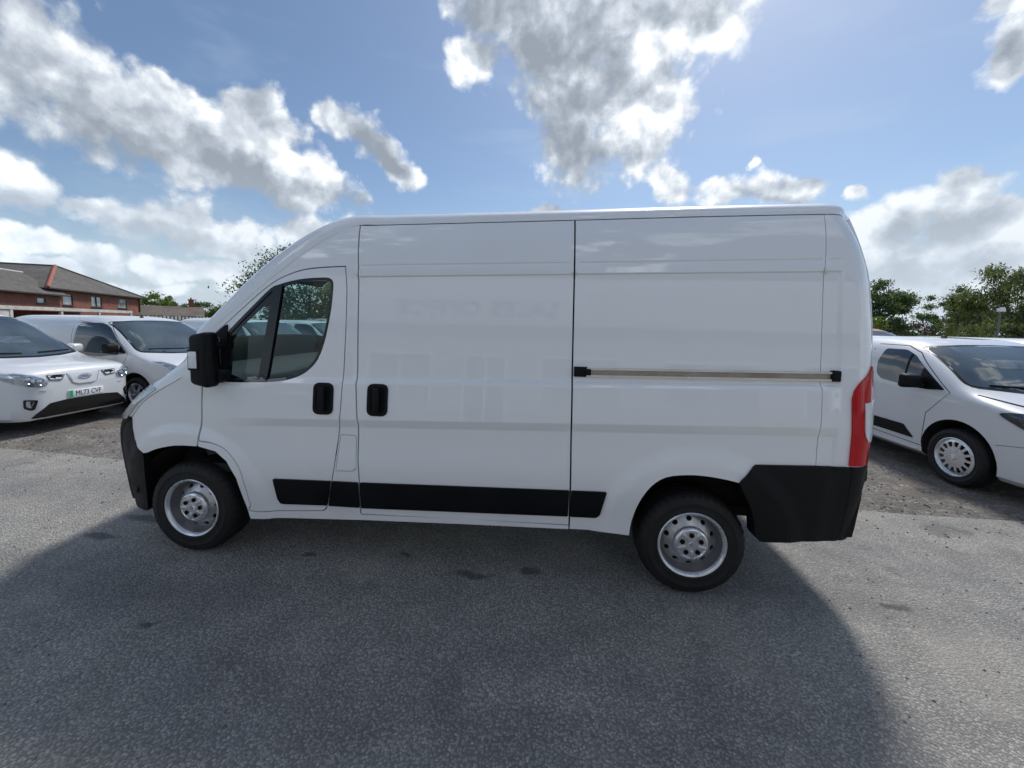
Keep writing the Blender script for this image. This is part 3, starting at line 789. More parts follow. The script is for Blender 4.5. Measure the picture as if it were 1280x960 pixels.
def steel_wheel(x, near=True, spin=0.0, parent=van):
    w = bpy.data.objects.new('wheel', None); COL.objects.link(w); w.parent = parent
    w.location = (x, (.035 if x < -2 else .045) if near else 2*YC-(.035 if x < -2 else .045), WZ)
    w.rotation_euler = (0, spin, 0) if near else (0, -spin, math.pi)
    tyre_mesh(WR, .215, .205).build('tyre', RUBBER, w, sharp=40)
    r = MB(); r.lathe([(.196, .045), (.208, .006), (.2125, -.003), (.208, -.008), (.201, -.006), (.194, .004), (.191, .016)], 72)
    ro_ = r.build('rim', STEEL, w, sharp=50)
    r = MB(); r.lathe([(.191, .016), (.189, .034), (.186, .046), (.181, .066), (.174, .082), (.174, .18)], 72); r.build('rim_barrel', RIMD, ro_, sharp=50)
    dish = pchip([(.0, .030), (.105, .032), (.120, .040), (.148, .056), (.166, .068), (.178, .080)])
    circ = lambda r_, n: [(r_*math.cos(t), r_*math.sin(t)) for t in np.linspace(0, 2*math.pi, n, endpoint=False)]
    holes = []
    for k_ in range(10):
        a = 2*math.pi*(k_+.5)/10; cx, cz = .147*math.cos(a), .147*math.sin(a)
        holes.append([(cx+math.cos(t)*.0135*math.cos(a)-math.sin(t)*.018*math.sin(a), cz+math.cos(t)*.0135*math.sin(a)+math.sin(t)*.018*math.cos(a)) for t in np.linspace(0, 2*math.pi, 14, endpoint=False)])
    sf = lambda uv: np.stack([uv[:, 0], dish(np.hypot(uv[:, 0], uv[:, 1])), uv[:, 1]], -1)
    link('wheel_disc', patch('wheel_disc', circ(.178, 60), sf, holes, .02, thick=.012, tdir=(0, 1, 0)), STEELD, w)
    b = MB(); b.lathe([(.17, .09), (.001, .09)], 24); b.build('brake_drum', UNDER, w)
    cap = MB(); cap.lathe([(.108, .034), (.107, .016), (.100, .006), (.090, .002), (.086, .006), (.040, .004), (.001, .003)], 60)
    for k_ in range(5):                                   # raised spokes between the nuts
        a = 2*math.pi*(k_+.5)/5+math.pi/2
        cap.box((.066*math.cos(a), .003, .066*math.sin(a)), (.052, .008, .020), rot=(0, -a, 0), bev=.003)
    co = cap.build('hub_cap', STEEL2, w, sharp=40)
    for k_ in range(5):
        a = 2*math.pi*k_/5+math.pi/2; c = (.060*math.cos(a), 0, .060*math.sin(a))
        n = MB(); n.lathe([(.017, .004), (.0165, -.0015), (.013, -.002), (.012, .004)], 20, c=c); n.build('nut_ring', STEEL2, co) if False else None
        n = MB(); n.lathe([(.0155, -.0012), (.001, -.0012)], 20, c=c); n.lathe([(.009, -.008), (.001, -.008)], 6, c=c); n.lathe([(.009, .0), (.009, -.008)], 6, c=c)
        n.build('wheel_nut', DARK, co)
    lg = MB()
    for dz in (.006, -.006):                               # double chevron in the middle
        for sx in (-1, 1): lg.box((sx*.008, .001, dz), (.020, .006, .006), rot=(0, sx*RAD(35), 0))
    lg.build('emblem', CHROME, co)
    return w
steel_wheel(0, True, RAD(-3)); steel_wheel(-WB, True, RAD(14)); steel_wheel(0, False, .4); steel_wheel(-WB, False, .9)
# wheel housings and the floor
for x, r0 in ((0, .46), (-WB, .455)):
    for mir in BOTH:
        m = MB(); n = 20; y0, y1 = (.05, .36); vs = []
        for k_ in range(n+1):
            a = RAD(9)+math.pi*k_/n*(1-18/180)
            rr = r0*(1.0 if x else 1.0)
            X, Z = x+rr*math.cos(a)*1.02, .335+rr*math.sin(a)
            for y in (y0, y1): vs.append((X, 2*YC-y if mir else y, Z))
        vs.append((x, 2*YC-y1 if mir else y1, .335))
        fs = [(2*k_, 2*k_+1, 2*k_+3, 2*k_+2) for k_ in range(n)]+[(2*k_+1, len(vs)-1, 2*k_+3) for k_ in range(n)]
        m.add(vs, fs); m.build('wheel_housing', UNDER, van)
fl = MB()
fl.box((-1.73, YC, .44), (2.5, 1.86, .14)); fl.box((.67, YC, .52), (.46, 1.8, .10)); fl.box((-3.98, YC, .45), (.16, 1.6, .3)); fl.box((-1.73, YC, .5), (4.6, 1.28, .06))
fl.build('underbody', UNDER, van)
fb = MB(); fb.box((-3.62, YC, .99), (.50, 1.84, .36)); fb.box((-3.98, YC, .80), (.22, 1.35, .3)); fb.build('engine_bay_sun_block', UNDER, van)  # unseen boxes under the bonnet, added to stop sun leaking out through the arch
ax = MB(); ax.tube([(0, .25, .335), (0, 1.8, .335)], .045, 10); ax.box((.0, YC, .30), (.9, .07, .05)); ax.box((.30, .30, .47), (.36, .05, .06)); ax.box((.33, .32, .42), (.05, .12, .1))
ax.build('rear_axle', UNDER, van)
ex = MB(); ex.tube([(-2.6, .7, .30), (-.3, .72, .30), (.2, .6, .36), (.8, .55, .40)], .03, 10); ex.box((-1.6, .72, .28), (.7, .2, .12), bev=.04); ex.build('exhaust', UNDER, van)

# -- cab interior
bk = MB(); bk.box((-2.30, YC, 1.35), (.03, 1.74, 1.75)); bk.build('bulkhead', DASH, van)
cf = MB(); cf.box((-2.95, YC, .62), (1.25, 1.84, .06)); cf.build('cab_floor', DASH, van)
hlr = MB(); hlr.box((-2.55, YC, 2.165), (.34, 1.42, .05), bev=.02); hlr.box((-2.50, YC, 2.09), (.30, 1.44, .12), bev=.03); hlr.build('headliner', DASH, van)
ds = MB()
dp = [(-3.10, .75), (-3.04, 1.02), (-3.05, 1.19), (-3.10, 1.27), (-3.2, 1.31), (-3.45, 1.36), (-3.50, 1.2), (-3.4, .7)]
ds.prism(dp, lambda a, b, t: (a, .12+t, b), 1.80); do_ = ds.build('dashboard', DASH, van)
bn = MB(); bn.box((-3.08, 1.46, 1.325), (.22, .36, .10), bev=.04); bn.build('instrument_binnacle', DASH, do_)
for yy, wd in ((.46, .42), (.86, .36), (1.50, .46)):
    s = bpy.data.objects.new('seat', None); COL.objects.link(s); s.parent = van
    b = MB(); b.box((-2.70, yy, .95), (.50, wd, .16), bev=.05); b.box((-2.66, yy, .76), (.40, wd*.8, .24)); b.build('seat_cushion', SEAT, s)
    b = MB(); b.box((-2.475, yy, 1.32), (.13, wd, .70), rot=(0, RAD(10), 0), bev=.05); b.build('seat_back', SEAT, s)
    b = MB(); b.box((-2.43, yy, 1.815), (.11, .27, .22), rot=(0, RAD(8), 0), bev=.045); b.tube([(-2.43, yy-.06, 1.62), (-2.43, yy-.06, 1.74)], .008); b.tube([(-2.43, yy+.06, 1.62), (-2.43, yy+.06, 1.74)], .008)
    b.build('headrest', SEAT, s)
sw = MB(); n = 40; R0 = .19; c0 = Vector((-2.90, 1.47, 1.30)); axd = Vector((.62, 0, .78)).normalized(); e1 = Vector((0, 1, 0)); e2 = axd.cross(e1)
sw.tube([c0+(e1*math.cos(2*math.pi*k_/n)+e2*math.sin(2*math.pi*k_/n))*R0 for k_ in range(n+1)], .015, 8, False)
for k_ in range(3):
    a = 2*math.pi*k_/3+.5; sw.tube([c0-axd*.03, c0+(e1*math.cos(a)+e2*math.sin(a))*R0], .013, 6)
sw.tube([c0-axd*.03, c0-axd*.30], .03, 8); sw.build('steering_wheel', DASH, van)
for yv in (.52, 1.5):
    sun_v = MB(); sun_v.box((-2.84, yv, 2.07), (.24, .56, .03), rot=(0, RAD(-42), 0), bev=.01); sun_v.build('sun_visor', SEAT, van)

# -- door mirrors
for mir in BOTH:
    Yf = (lambda y: 2*YC-y) if mir else (lambda y: y)
    mo = bpy.data.objects.new('door_mirror', None); COL.objects.link(mo); mo.parent = van
    h = MB(); bm = bmesh.new(); bmesh.ops.create_cube(bm, size=1)
    for v in bm.verts:
        f = .85 if v.co.x < 0 else 1.0
        v.co = Vector((v.co.x*.138, v.co.y*.115*f, v.co.z*.355*(f+.06)))
    bmesh.ops.bevel(bm, geom=bm.edges[:], offset=.030, segments=4, affect='EDGES', profile=.5); bm.verts.index_update()
    h.add([(v.co.x-3.215, Yf(v.co.y-.065), v.co.z+1.424) for v in bm.verts], [[v.index for v in f.verts] for f in bm.faces]); bm.free()
    h.build('mirror_housing', BLACKP, mo, sharp=60)
    g = MB(); g.tube([(-3.150, Yf(-.085), 1.27), (-3.147, Yf(-.088), 1.42), (-3.150, Yf(-.085), 1.59)], [.020, .026, .020], 14); g.build('hinge_column', BLACKP, mo, sharp=50)
    g = MB(); g.box((-3.215, Yf(.0), 1.475), (.120, .006, .19), bev=.002); g.build('mirror_glass', CHROME, mo)
    g = MB(); g.box((-3.240, Yf(-.118), 1.425), (.062, .016, .112), bev=.006); g.build('indicator_lens', CLEARW, mo)
    g = MB(); g.box((-3.236, Yf(-.1165), 1.425), (.082, .014, .138), bev=.006); g.build('indicator_bezel', TRIMB, mo)
    ar = MB(); ar.box((-3.17, Yf(.0), 1.31), (.12, .10, .085), bev=.02); ar.build('mirror_arm', BLACKP, mo)
    ar = MB(); ar.box((-3.17, Yf(.0), 1.52), (.09, .10, .05), bev=.018); ar.build('mirror_arm', BLACKP, mo)
vpart('mirror_base', rnd([(-3.312, 1.475), (-3.300, 1.53), (-3.158, 1.652), (-3.140, 1.66), (-3.140, 1.262), (-3.300, 1.245)], .012, 3), BLACKP, off=-.010, step=.05, thick=.025)

# ================================================================== ground
def asphalt():
    m, t, b = new_mat('asphalt')
    tc = t.node('ShaderNodeTexCoord'); o = tc.outputs['Object']
    v1 = t.node('ShaderNodeTexVoronoi'); v1.feature = 'F1'; v1.inputs['Scale'].default_value = 80; v1.inputs['Randomness'].default_value = 1.0
    wv = t.vmath('ADD', o, t.vmath('SCALE', t.noise(o, 60, 2, .5, color=True), scale=.010)); t.link(wv, v1.inputs['Vector'])
    v2 = t.node('ShaderNodeTexVoronoi'); v2.feature = 'F1'; v2.inputs['Scale'].default_value = 190; t.link(o, v2.inputs['Vector'])
    sp = t.node('ShaderNodeSeparateColor'); t.link(v1.outputs['Color'], sp.inputs[0])
    stone = t.ramp(sp.outputs[0], [(0.0, (.25, .25, .25)), (.40, (.325, .322, .316)), (.72, (.385, .379, .366)), (.92, (.45, .44, .42)), (1.0, (.53, .515, .49))])
    binder = (.180, .178, .175, 1)
    fine = t.noise(o, 210, 3, .6)
    stone = t.mix(1.0, stone, t.ramp(fine, [(.3, (.78, .78, .78)), (.7, (1.2, 1.2, 1.2))]), 'MULTIPLY')
    rim = t.smooth(v1.outputs['Distance'], .40, .66)
    c = t.mix(rim, stone, binder)
    big = t.noise(o, .55, 5, .6); mid = t.noise(o, 3.5, 4, .6)
    c = t.mix(1.0, c, t.ramp(big, [(.30, (.76, .76, .78)), (.5, (1.0, .99, .97)), (.70, (1.20, 1.17, 1.12))]), 'MULTIPLY')
    c = t.mix(1.0, c, t.ramp(mid, [(.3, (.84, .825, .80)), (.7, (1.16, 1.13, 1.08))]), 'MULTIPLY')
    # brown dust drifted over it in patches, and small oil drips
    dust = t.math('MULTIPLY', t.smooth(t.noise(o, 1.1, 6, .65), .52, .72), .45)
    c = t.mix(dust, c, (.33, .30, .26, 1))
    vo = t.node('ShaderNodeTexVoronoi'); vo.inputs['Scale'].default_value = 1.6; t.link(t.vmath('ADD', o, t.vmath('SCALE', t.noise(o, 8, 3, .6, color=True), scale=.08)), vo.inputs['Vector'])
    spt = t.smooth(vo.outputs['Distance'], .085, .035)
    sp2 = t.node('ShaderNodeSeparateColor'); t.link(vo.outputs['Color'], sp2.inputs[0])
    c = t.mix(t.math('MULTIPLY', t.math('MULTIPLY', spt, t.math('GREATER_THAN', sp2.outputs[0], .72)), .75), c, (.018, .017, .017, 1))
    # worn tyre tracks, darker repaired patches and old oil
    tr = t.node('ShaderNodeMapping'); t.link(o, tr.inputs[0]); tr.inputs['Scale'].default_value = (.22, 1.5, 1); tr.inputs['Rotation'].default_value = (0, 0, RAD(-7))
    tn = t.noise(tr.outputs[0], 1.5, 4, .55, .6)
    c = t.mix(1.0, c, t.ramp(tn, [(.34, (.84, .84, .85)), (.50, (1.0, 1.0, 1.0)), (.68, (1.10, 1.09, 1.07))]), 'MULTIPLY')
    on = t.noise(t.vmath('ADD', o, (3.7, 1.2, 0)), 1.35, 5, .62)
    c = t.mix(t.math('MULTIPLY', t.smooth(on, .63, .72), .55), c, (.055, .053, .052, 1))
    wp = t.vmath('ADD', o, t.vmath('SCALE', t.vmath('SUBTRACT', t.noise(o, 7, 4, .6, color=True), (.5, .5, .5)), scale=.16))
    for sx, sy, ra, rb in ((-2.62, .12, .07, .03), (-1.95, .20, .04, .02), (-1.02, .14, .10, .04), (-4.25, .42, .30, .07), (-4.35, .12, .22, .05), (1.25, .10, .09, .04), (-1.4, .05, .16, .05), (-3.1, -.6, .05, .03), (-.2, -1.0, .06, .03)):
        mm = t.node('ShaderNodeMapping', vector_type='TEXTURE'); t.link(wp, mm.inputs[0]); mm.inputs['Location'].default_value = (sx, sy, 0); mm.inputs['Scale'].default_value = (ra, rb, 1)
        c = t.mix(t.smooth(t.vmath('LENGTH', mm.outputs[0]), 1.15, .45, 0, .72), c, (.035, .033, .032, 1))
    t.link(c, b.inputs['Base Color'])
    b.inputs['Roughness'].default_value = .62; b.inputs['Specular IOR Level'].default_value = .45
    hgt = t.math('ADD', t.math('MULTIPLY', t.smooth(v1.outputs['Distance'], .62, .1), .7), t.math('MULTIPLY', v2.outputs['Distance'], -.35))
    hgt = t.math('ADD', hgt, t.math('MULTIPLY', t.noise(o, 25, 3, .6), .5))
    bn = t.node('ShaderNodeBump'); bn.inputs['Strength'].default_value = .8; bn.inputs['Distance'].default_value = .010
    t.link(hgt, bn.inputs['Height']); t.link(bn.outputs[0], b.inputs['Normal'])
    return m
def gravel():
    m, t, b = new_mat('worn_gravel')
    tc = t.node('ShaderNodeTexCoord'); o = tc.outputs['Object']
    v1 = t.node('ShaderNodeTexVoronoi'); v1.inputs['Scale'].default_value = 48; t.link(t.vmath('ADD', o, t.vmath('SCALE', t.noise(o, 30, 2, .5, color=True), scale=.02)), v1.inputs['Vector'])
    sp = t.node('ShaderNodeSeparateColor'); t.link(v1.outputs['Color'], sp.inputs[0])
    c = t.ramp(sp.outputs[0], [(0, (.12, .115, .11)), (.5, (.19, .182, .172)), (.85, (.27, .255, .235)), (1, (.42, .40, .37))])
    st = t.node('ShaderNodeMapping'); t.link(o, st.inputs[0]); st.inputs['Scale'].default_value = (1.0, 5.0, 1)
    n = t.noise(st.outputs[0], 1.1, 6, .62)
    c = t.mix(t.smooth(n, .38, .66), c, (.185, .162, .14, 1))
    n2 = t.noise(o, 2.2, 5, .65)
    c = t.mix(1.0, c, t.ramp(n2, [(.3, (.62, .61, .6)), (.7, (1.15, 1.13, 1.1))]), 'MULTIPLY')
    t.link(c, b.inputs['Base Color']); b.inputs['Roughness'].default_value = .9; b.inputs['Specular IOR Level'].default_value = .2
    h = t.math('ADD', t.math('MULTIPLY', t.smooth(v1.outputs['Distance'], .6, .1), .5), t.math('MULTIPLY', n2, 1.4))
    bn = t.node('ShaderNodeBump'); bn.inputs['Strength'].default_value = .7; bn.inputs['Distance'].default_value = .02
    t.link(h, bn.inputs['Height']); t.link(bn.outputs[0], b.inputs['Normal'])
    return m
ASPH, GRAV = asphalt(), gravel()
GRASS = P('rough_grass', (.055, .085, .03), .95, var=.4, vscale=.4, bump=.6, bscale=9)
def structure(name, me, mat):
    o = link(name, me, mat); o['kind'] = 'structure'; return o
structure('ground', mesh('ground', [(-1500, -1500, -.03), (1500, -1500, -.03), (1500, 1500, -.03), (-1500, 1500, -.03)], [(0, 1, 2, 3)]), GRASS)
structure('gravel_yard', mesh('gravel_yard', [(-48, -14, -.004), (40, -14, -.004), (40, 34, -.004), (-48, 34, -.004)], [(0, 1, 2, 3)]), GRAV)
xs = np.linspace(-44, 36, 321); rng = np.random.RandomState(3)
nz = np.convolve(rng.randn(361), np.hanning(13), 'same')[:321]*.035+np.convolve(rng.randn(361), np.hanning(41), 'same')[:321]*.016
edge_y = 1.64+nz
vs = [(x, -13.5, 0) for x in xs]+[(x, y, 0) for x, y in zip(xs, edge_y)]
structure('asphalt_yard', mesh('asphalt_yard', vs, [(i, i+1, 322+i, 321+i) for i in range(320)]), ASPH)
# loose chippings on the yard
def chippings():
    b = MB(); r = random.Random(11)
    for k in range(2600):
        if k < 1500:
            x = r.uniform(-9, 6); y = 1.6+abs(r.gauss(0, .8))*(1 if r.random() < .75 else -.5)
        else:
            x = r.uniform(-6, 4); y = r.uniform(-2.2, 1.6)
        s = r.uniform(.003, .008) if k >= 1500 else r.uniform(.004, .013)
        if abs(y) < .3 and (abs(x) < .35 or abs(x+WB) < .35): continue
        a = r.uniform(0, 6.28); pts = []
        for j in range(5):
            t = a+j*1.2566; pts.append((x+math.cos(t)*s*r.uniform(.7, 1.2), y+math.sin(t)*s*r.uniform(.7, 1.2), -.001))
        top = [(x+(p[0]-x)*.6, y+(p[1]-y)*.6, s*r.uniform(.5, .9)) for p in pts]
        b.add(pts+top, [(j, (j+1) % 5, 5+(j+1) % 5, 5+j) for j in range(5)]+[(5, 6, 7, 8, 9)])
    o = b.build('loose_chippings', P('chipping', (.16, .15, .14), .85, var=.5, vscale=40), None, sharp=20, recalc=False); o['kind'] = 'stuff'
chippings()

# ================================================================== sales office behind the camera (seen mirrored in the van side)
RENDERW = P('white_render', (.46, .45, .43), .85, var=.05, vscale=2, bump=.2, bscale=60)
FASCIA = P('fascia_board', (.72, .72, .71), .45, var=.03, vscale=2)
SIGNT = P('sign_letters', (.12, .12, .13), .5)
FRAMEW = P('white_upvc', (.78, .78, .77), .35, var=.03)
ROOMGL = dark_glass('office_glass', (.14, .15, .155), (.22, .23, .235))
so = thing('sales_office', 'single-storey white sales office with dark sign lettering, facing the side of the big van', 'building', (0, -6.0, 0))
YO = 0.0
def wall_with(openings, x0, x1, z0, z1):
    b = MB(); xs_ = sorted({x0, x1}|{a for o_ in openings for a in o_[:2]}); zs = sorted({z0, z1}|{a for o_ in openings for a in o_[2:]})
    for i in range(len(xs_)-1):
        for j in range(len(zs)-1):
            cx, cz = (xs_[i]+xs_[i+1])/2, (zs[j]+zs[j+1])/2
            if any(a < cx < c and d < cz < e for a, c, d, e in openings): continue
            b.add([(xs_[i], YO, zs[j]), (xs_[i+1], YO, zs[j]), (xs_[i+1], YO, zs[j+1]), (xs_[i], YO, zs[j+1]), (xs_[i], YO-.25, zs[j]), (xs_[i+1], YO-.25, zs[j]), (xs_[i+1], YO-.25, zs[j+1]), (xs_[i], YO-.25, zs[j+1])],
                  [(3, 2, 1, 0), (4, 5, 6, 7), (0, 1, 5, 4), (2, 3, 7, 6), (0, 4, 7, 3), (1, 2, 6, 5)])
    return b
OPN = [(-5.2, -3.6, 1.0, 2.25), (-2.9, -1.9, .06, 2.25), (-1.2, .6, 1.0, 2.25), (1.4, 3.4, 1.0, 2.25), (4.2, 5.6, 1.0, 2.25)]
wall_with(OPN, -6.5, 6.8, 0, 2.88).build('wall', RENDERW, so, sharp=20)
f = MB(); f.box((.15, .09, 3.42), (13.5, .18, 1.10), bev=.01); f.build('fascia', FASCIA, so)
f = MB(); f.box((.15, -2.0, 4.02), (13.7, 4.4, .08)); f.build('roof', UNDER, so)
for a, c, d, e in OPN:
    w = MB()
    for x in (a+.03, (a+c)/2, c-.03): w.box((x, -.03, (d+e)/2), (.06, .08, e-d))
    for z in (d+.03, e-.03): w.box(((a+c)/2, -.03, z), (c-a, .078, .06))
    nm = 'door' if d < .5 else 'window'
    wo = w.build(nm, FRAMEW, so, sharp=20)
    g = MB(); g.box(((a+c)/2, -.06, (d+e)/2), (c-a, .012, e-d)); g.build('pane', ROOMGL, wo)
def text(name, s, size, mat, parent, loc, rot, depth=.004, font_scale=(1, 1), align='CENTER'):
    cu = bpy.data.curves.new(name, 'FONT'); cu.body = s; cu.size = size; cu.extrude = depth; cu.align_x = align; cu.align_y = 'CENTER'; cu.resolution_u = 3
    tmp = bpy.data.objects.new(name, cu); COL.objects.link(tmp)
    dg = bpy.context.evaluated_depsgraph_get(); me = bpy.data.meshes.new_from_object(tmp.evaluated_get(dg)); me.name = name
    bpy.data.objects.remove(tmp); bpy.data.curves.remove(cu)
    for v in me.vertices: v.co.x *= font_scale[0]; v.co.y *= font_scale[1]
    bm = bmesh.new(); bm.from_mesh(me); bpy.data.meshes.remove(me); seen = set(); out = []
    for v0 in bm.verts:
        if v0.index in seen: continue
        stack = [v0]; isl = []; seen.add(v0.index)
        while stack:
            q = stack.pop(); isl.append(q)
            for e in q.link_edges:
                w = e.other_vert(q)
                if w.index not in seen: seen.add(w.index); stack.append(w)
        ix = {q.index: i for i, q in enumerate(isl)}
        fs_ = {f for q in isl for f in q.link_faces}
        out.append(([tuple(q.co) for q in isl], [[ix[q.index] for q in f.verts] for f in fs_]))
    bm.free()
    for vs_, fs_ in out:                                    # one object for each character
        o = link(name, mesh(name, vs_, fs_, smooth=False), mat, parent); o.location = loc; o.rotation_euler = rot
text('sign_letter', 'SALES OFFICE', .46, SIGNT, so, (-2.62, .20, 3.25), (RAD(90), 0, RAD(180)), .006, (1.33, 1))

# ================================================================== parked vehicles
CARD = P('price_card', (.075, .105, .135), .15, coat=.6, var=.35, vscale=14)
def car_profile(spec):
    L = spec['L']; fz = pchip(spec['ztop']); fs = pchip(spec['zsh']); fw = pchip(spec['w']); fb = pchip(spec['zb']); fn = pchip(spec['n']); fl_ = pchip(spec['lean'])
    ss = sorted(set([p[0] for p in spec['ztop']]+[p[0] for p in spec['w']]+list(np.linspace(0, .3, 10))+list(np.linspace(.3, L-.2, 64))+list(np.linspace(L-.2, L, 6))))
    ss = [s for i, s in enumerate(ss) if i == 0 or s-ss[i-1] > .004]
    rows = []
    for s in ss:
        zt, zs, w, zb, n, le = (float(f(s)) for f in (fz, fs, fw, fb, fn, fl_))
        zs = min(zs, zt-.03)
        half = [(0.0, zb), (w*.6, zb), (w*.90, zb+.01), (w*.965, zb+.06), (w*.992, zb+(zs-zb)*.35), (w, zb+(zs-zb)*.62), (w*.998, zb+(zs-zb)*.82)]
        for a in list(np.linspace(0, 60, 14))+list(np.linspace(66, 90, 6)):
            a = RAD(a); t = max(math.sin(a), 0)**(2/n)
            y = w*(.995-le*t)*max(math.cos(a), 0)**(2/n); half.append((y, zs+(zt-zs)*t))
        rows.append((s, half))
    vs = []; K = len(rows[0][1]); ring = 2*K-2
    for s, half in rows:
        for y, z in half: vs.append((-s, y, z))
        for y, z in half[-2:0:-1]: vs.append((-s, -y, z))
    fs_ = []
    for i in range(len(rows)-1):
        for k in range(ring): fs_.append((i*ring+k, i*ring+(k+1) % ring, (i+1)*ring+(k+1) % ring, (i+1)*ring+k))
    fs_.append(tuple(range(ring))); fs_.append(tuple((len(rows)-1)*ring+k for k in range(ring))[::-1])
    return vs, fs_
_body_cache = {}
def car_body(key, spec, mat):
    if key in _body_cache: return _body_cache[key]
    vs, fs_ = car_profile(spec)
    me = bpy.data.meshes.new(key); me.from_pydata(vs, [], fs_); me.update()
    bm = bmesh.new(); bm.from_mesh(me); bmesh.ops.recalc_face_normals(bm, faces=bm.faces[:]); bm.to_mesh(me); bm.free()
    bvh = BVHTree.FromPolygons([tuple(v.co) for v in me.vertices], [tuple(p.vertices) for p in me.polygons])
    me.materials.append(mat)
    o = bpy.data.objects.new(key, me); COL.objects.link(o)
    cut = MB()
    W = max(p[1] for p in spec['w'])
    for s in spec['wheels']:
        for sg in (1, -1):
            cut.lathe([(.0005, sg*(W-.34)), (spec['arch'], sg*(W-.34)), (spec['arch'], sg*(W+.2)), (.0005, sg*(W+.2))], 40, 'y', c=(-s, 0, spec['R']+.02))
    co = cut.build('cutter', UNDER)
    md = o.modifiers.new('cut', 'BOOLEAN'); md.object = co; md.operation = 'DIFFERENCE'; md.solver = 'EXACT'; md.material_mode = 'TRANSFER'; md.use_self = True
    dg = bpy.context.evaluated_depsgraph_get(); res = bpy.data.meshes.new_from_object(o.evaluated_get(dg)); res.name = key+'_body'
    bpy.data.objects.remove(o); bpy.data.objects.remove(co)
    res.polygons.foreach_set('use_smooth', [True]*len(res.polygons)); res.set_sharp_from_angle(angle=RAD(38))
    _body_cache[key] = (res, bvh); return _body_cache[key]
def caster(bvh, frame, off):
    def f(uv):
        out = []
        for a, b in uv:
            if frame == 'L': o_, d_ = Vector((-a, 3, b)), Vector((0, -1, 0))
            elif frame == 'R': o_, d_ = Vector((-a, -3, b)), Vector((0, 1, 0))
            elif frame == 'F': o_, d_ = Vector((3, a, b)), Vector((-1, 0, 0))
            elif frame == 'B': o_, d_ = Vector((-9, a, b)), Vector((1, 0, 0))
            else: o_, d_ = Vector((-a, b, 4)), Vector((0, 0, -1))
            h = bvh.ray_cast(o_, d_)
            if h[0] is None: h = bvh.find_nearest(o_+d_*3.0)
            n = h[1] if h[1].dot(d_) < 0 else -h[1]
            out.append(h[0]+n*off)
        return np.array([tuple(q) for q in out])
    return f
def cpatch(key, name, poly, frame, off, mat, parent, step=.05, thick=.008, holes=()):
    bvh = key[1]; V, T = fill(poly, holes, step)
    Pt = caster(bvh, frame, off)(V); base = caster(bvh, frame, off-thick)(V)
    vs = [tuple(p) for p in Pt]; fs_ = [tuple(t) for t in T]; cnt = {}
    for t in fs_:
        for i in range(3):
            e = (t[i], t[(i+1) % 3]); cnt.setdefault((min(e), max(e)), []).append(e)
    mp = {}
    for k_, es in cnt.items():
        if len(es) == 1:
            a, b = es[0]
            for q in (a, b):
                if q not in mp: mp[q] = len(vs); vs.append(tuple(base[q]))
            fs_.append((b, a, mp[a], mp[b]))
    m = MB(); m.add(vs, fs_); return m.build(name, mat, parent, sharp=32)
def alloy(parent, x, y, spec, kind, spin=0.0, rootname='wheel'):
    R, near = spec['R'], y
    sg = 1 if y > 0 else -1
    w = bpy.data.objects.new(rootname, None); COL.objects.link(w); w.parent = parent
    w.location = (x, y, R); w.rotation_euler = (0, spin, math.pi if sg > 0 else 0)
    rim = spec.get('rim', .205)
    tyre_mesh(R, .185, rim, False).build('tyre', RUBBER, w, sharp=40)
    r = MB(); r.lathe([(rim-.008, .04), (rim, .004), (rim+.003, -.003), (rim-.004, -.006), (rim-.014, .01), (rim-.022, .03), (rim-.024, .15)], 56); ro = r.build('rim', STEEL, w, sharp=50)
    b = MB(); b.lathe([(rim-.02, .10), (.001, .10)], 20); b.build('brake_disc', UNDER, w)
    circ = lambda r_, n_: [(r_*math.cos(t), r_*math.sin(t)) for t in np.linspace(0, 2*math.pi, n_, endpoint=False)]
    if kind == 'cap':                     # wheel trim with a ring of slots
        holes = []
        for k_ in range(14):
            a = 2*math.pi*k_/14; r1, r2, wd = .115, .172, .15
            holes.append([((r1 if q in (0, 3) else r2)*math.cos(a+dq*wd*(.75 if q in (0, 3) else 1)), (r1 if q in (0, 3) else r2)*math.sin(a+dq*wd*(.75 if q in (0, 3) else 1))) for q, dq in ((0, -1), (1, -1), (2, 1), (3, 1))])
        dish = pchip([(0, -.004), (.06, -.002), (.11, .004), (.16, .006), (.195, .016), (.21, .02)])
        link('wheel_trim', patch('wheel_trim', circ(rim-.004, 56), lambda uv: np.stack([uv[:, 0], dish(np.hypot(uv[:, 0], uv[:, 1])), uv[:, 1]], -1), [rnd(h, .006, 2) for h in holes], .03, thick=.01, tdir=(0, 1, 0)), STEEL2, w)
        c = MB(); c.lathe([(.034, .0), (.030, -.012), (.022, -.014), (.020, -.011), (.001, -.011)], 28); c.box((0, -.013, 0), (.05, .004, .007), rot=(0, .5, 0)); c.build('centre_cap', STEEL, w)
    else:                                 # five double spokes
        s_ = MB(); s_.lathe([(.062, .03), (.058, .0), (.03, -.006), (.001, -.006)], 28)
        for k_ in range(5):
            for dd in (-.16, .16):
                a = 2*math.pi*k_/5+dd; a0 = 2*math.pi*k_/5+dd*.5
                p0 = Vector((.045*math.cos(a0), .006, .045*math.sin(a0))); p1 = Vector(((rim-.016)*math.cos(a), .022, (rim-.016)*math.sin(a)))
                s_.tube([p0, (p0+p1)/2+Vector((0, -.008, 0)), p1], [.014, .012, .013], 6)
        s_.build('spokes', STEEL, w)
    return w
def add_wheels(root, spec, kind):
    W = max(p[1] for p in spec['w'])
    for s in spec['wheels']:
        for sg in (1, -1): alloy(root, -s, sg*(W-.012), spec, kind, spin=.3*s)
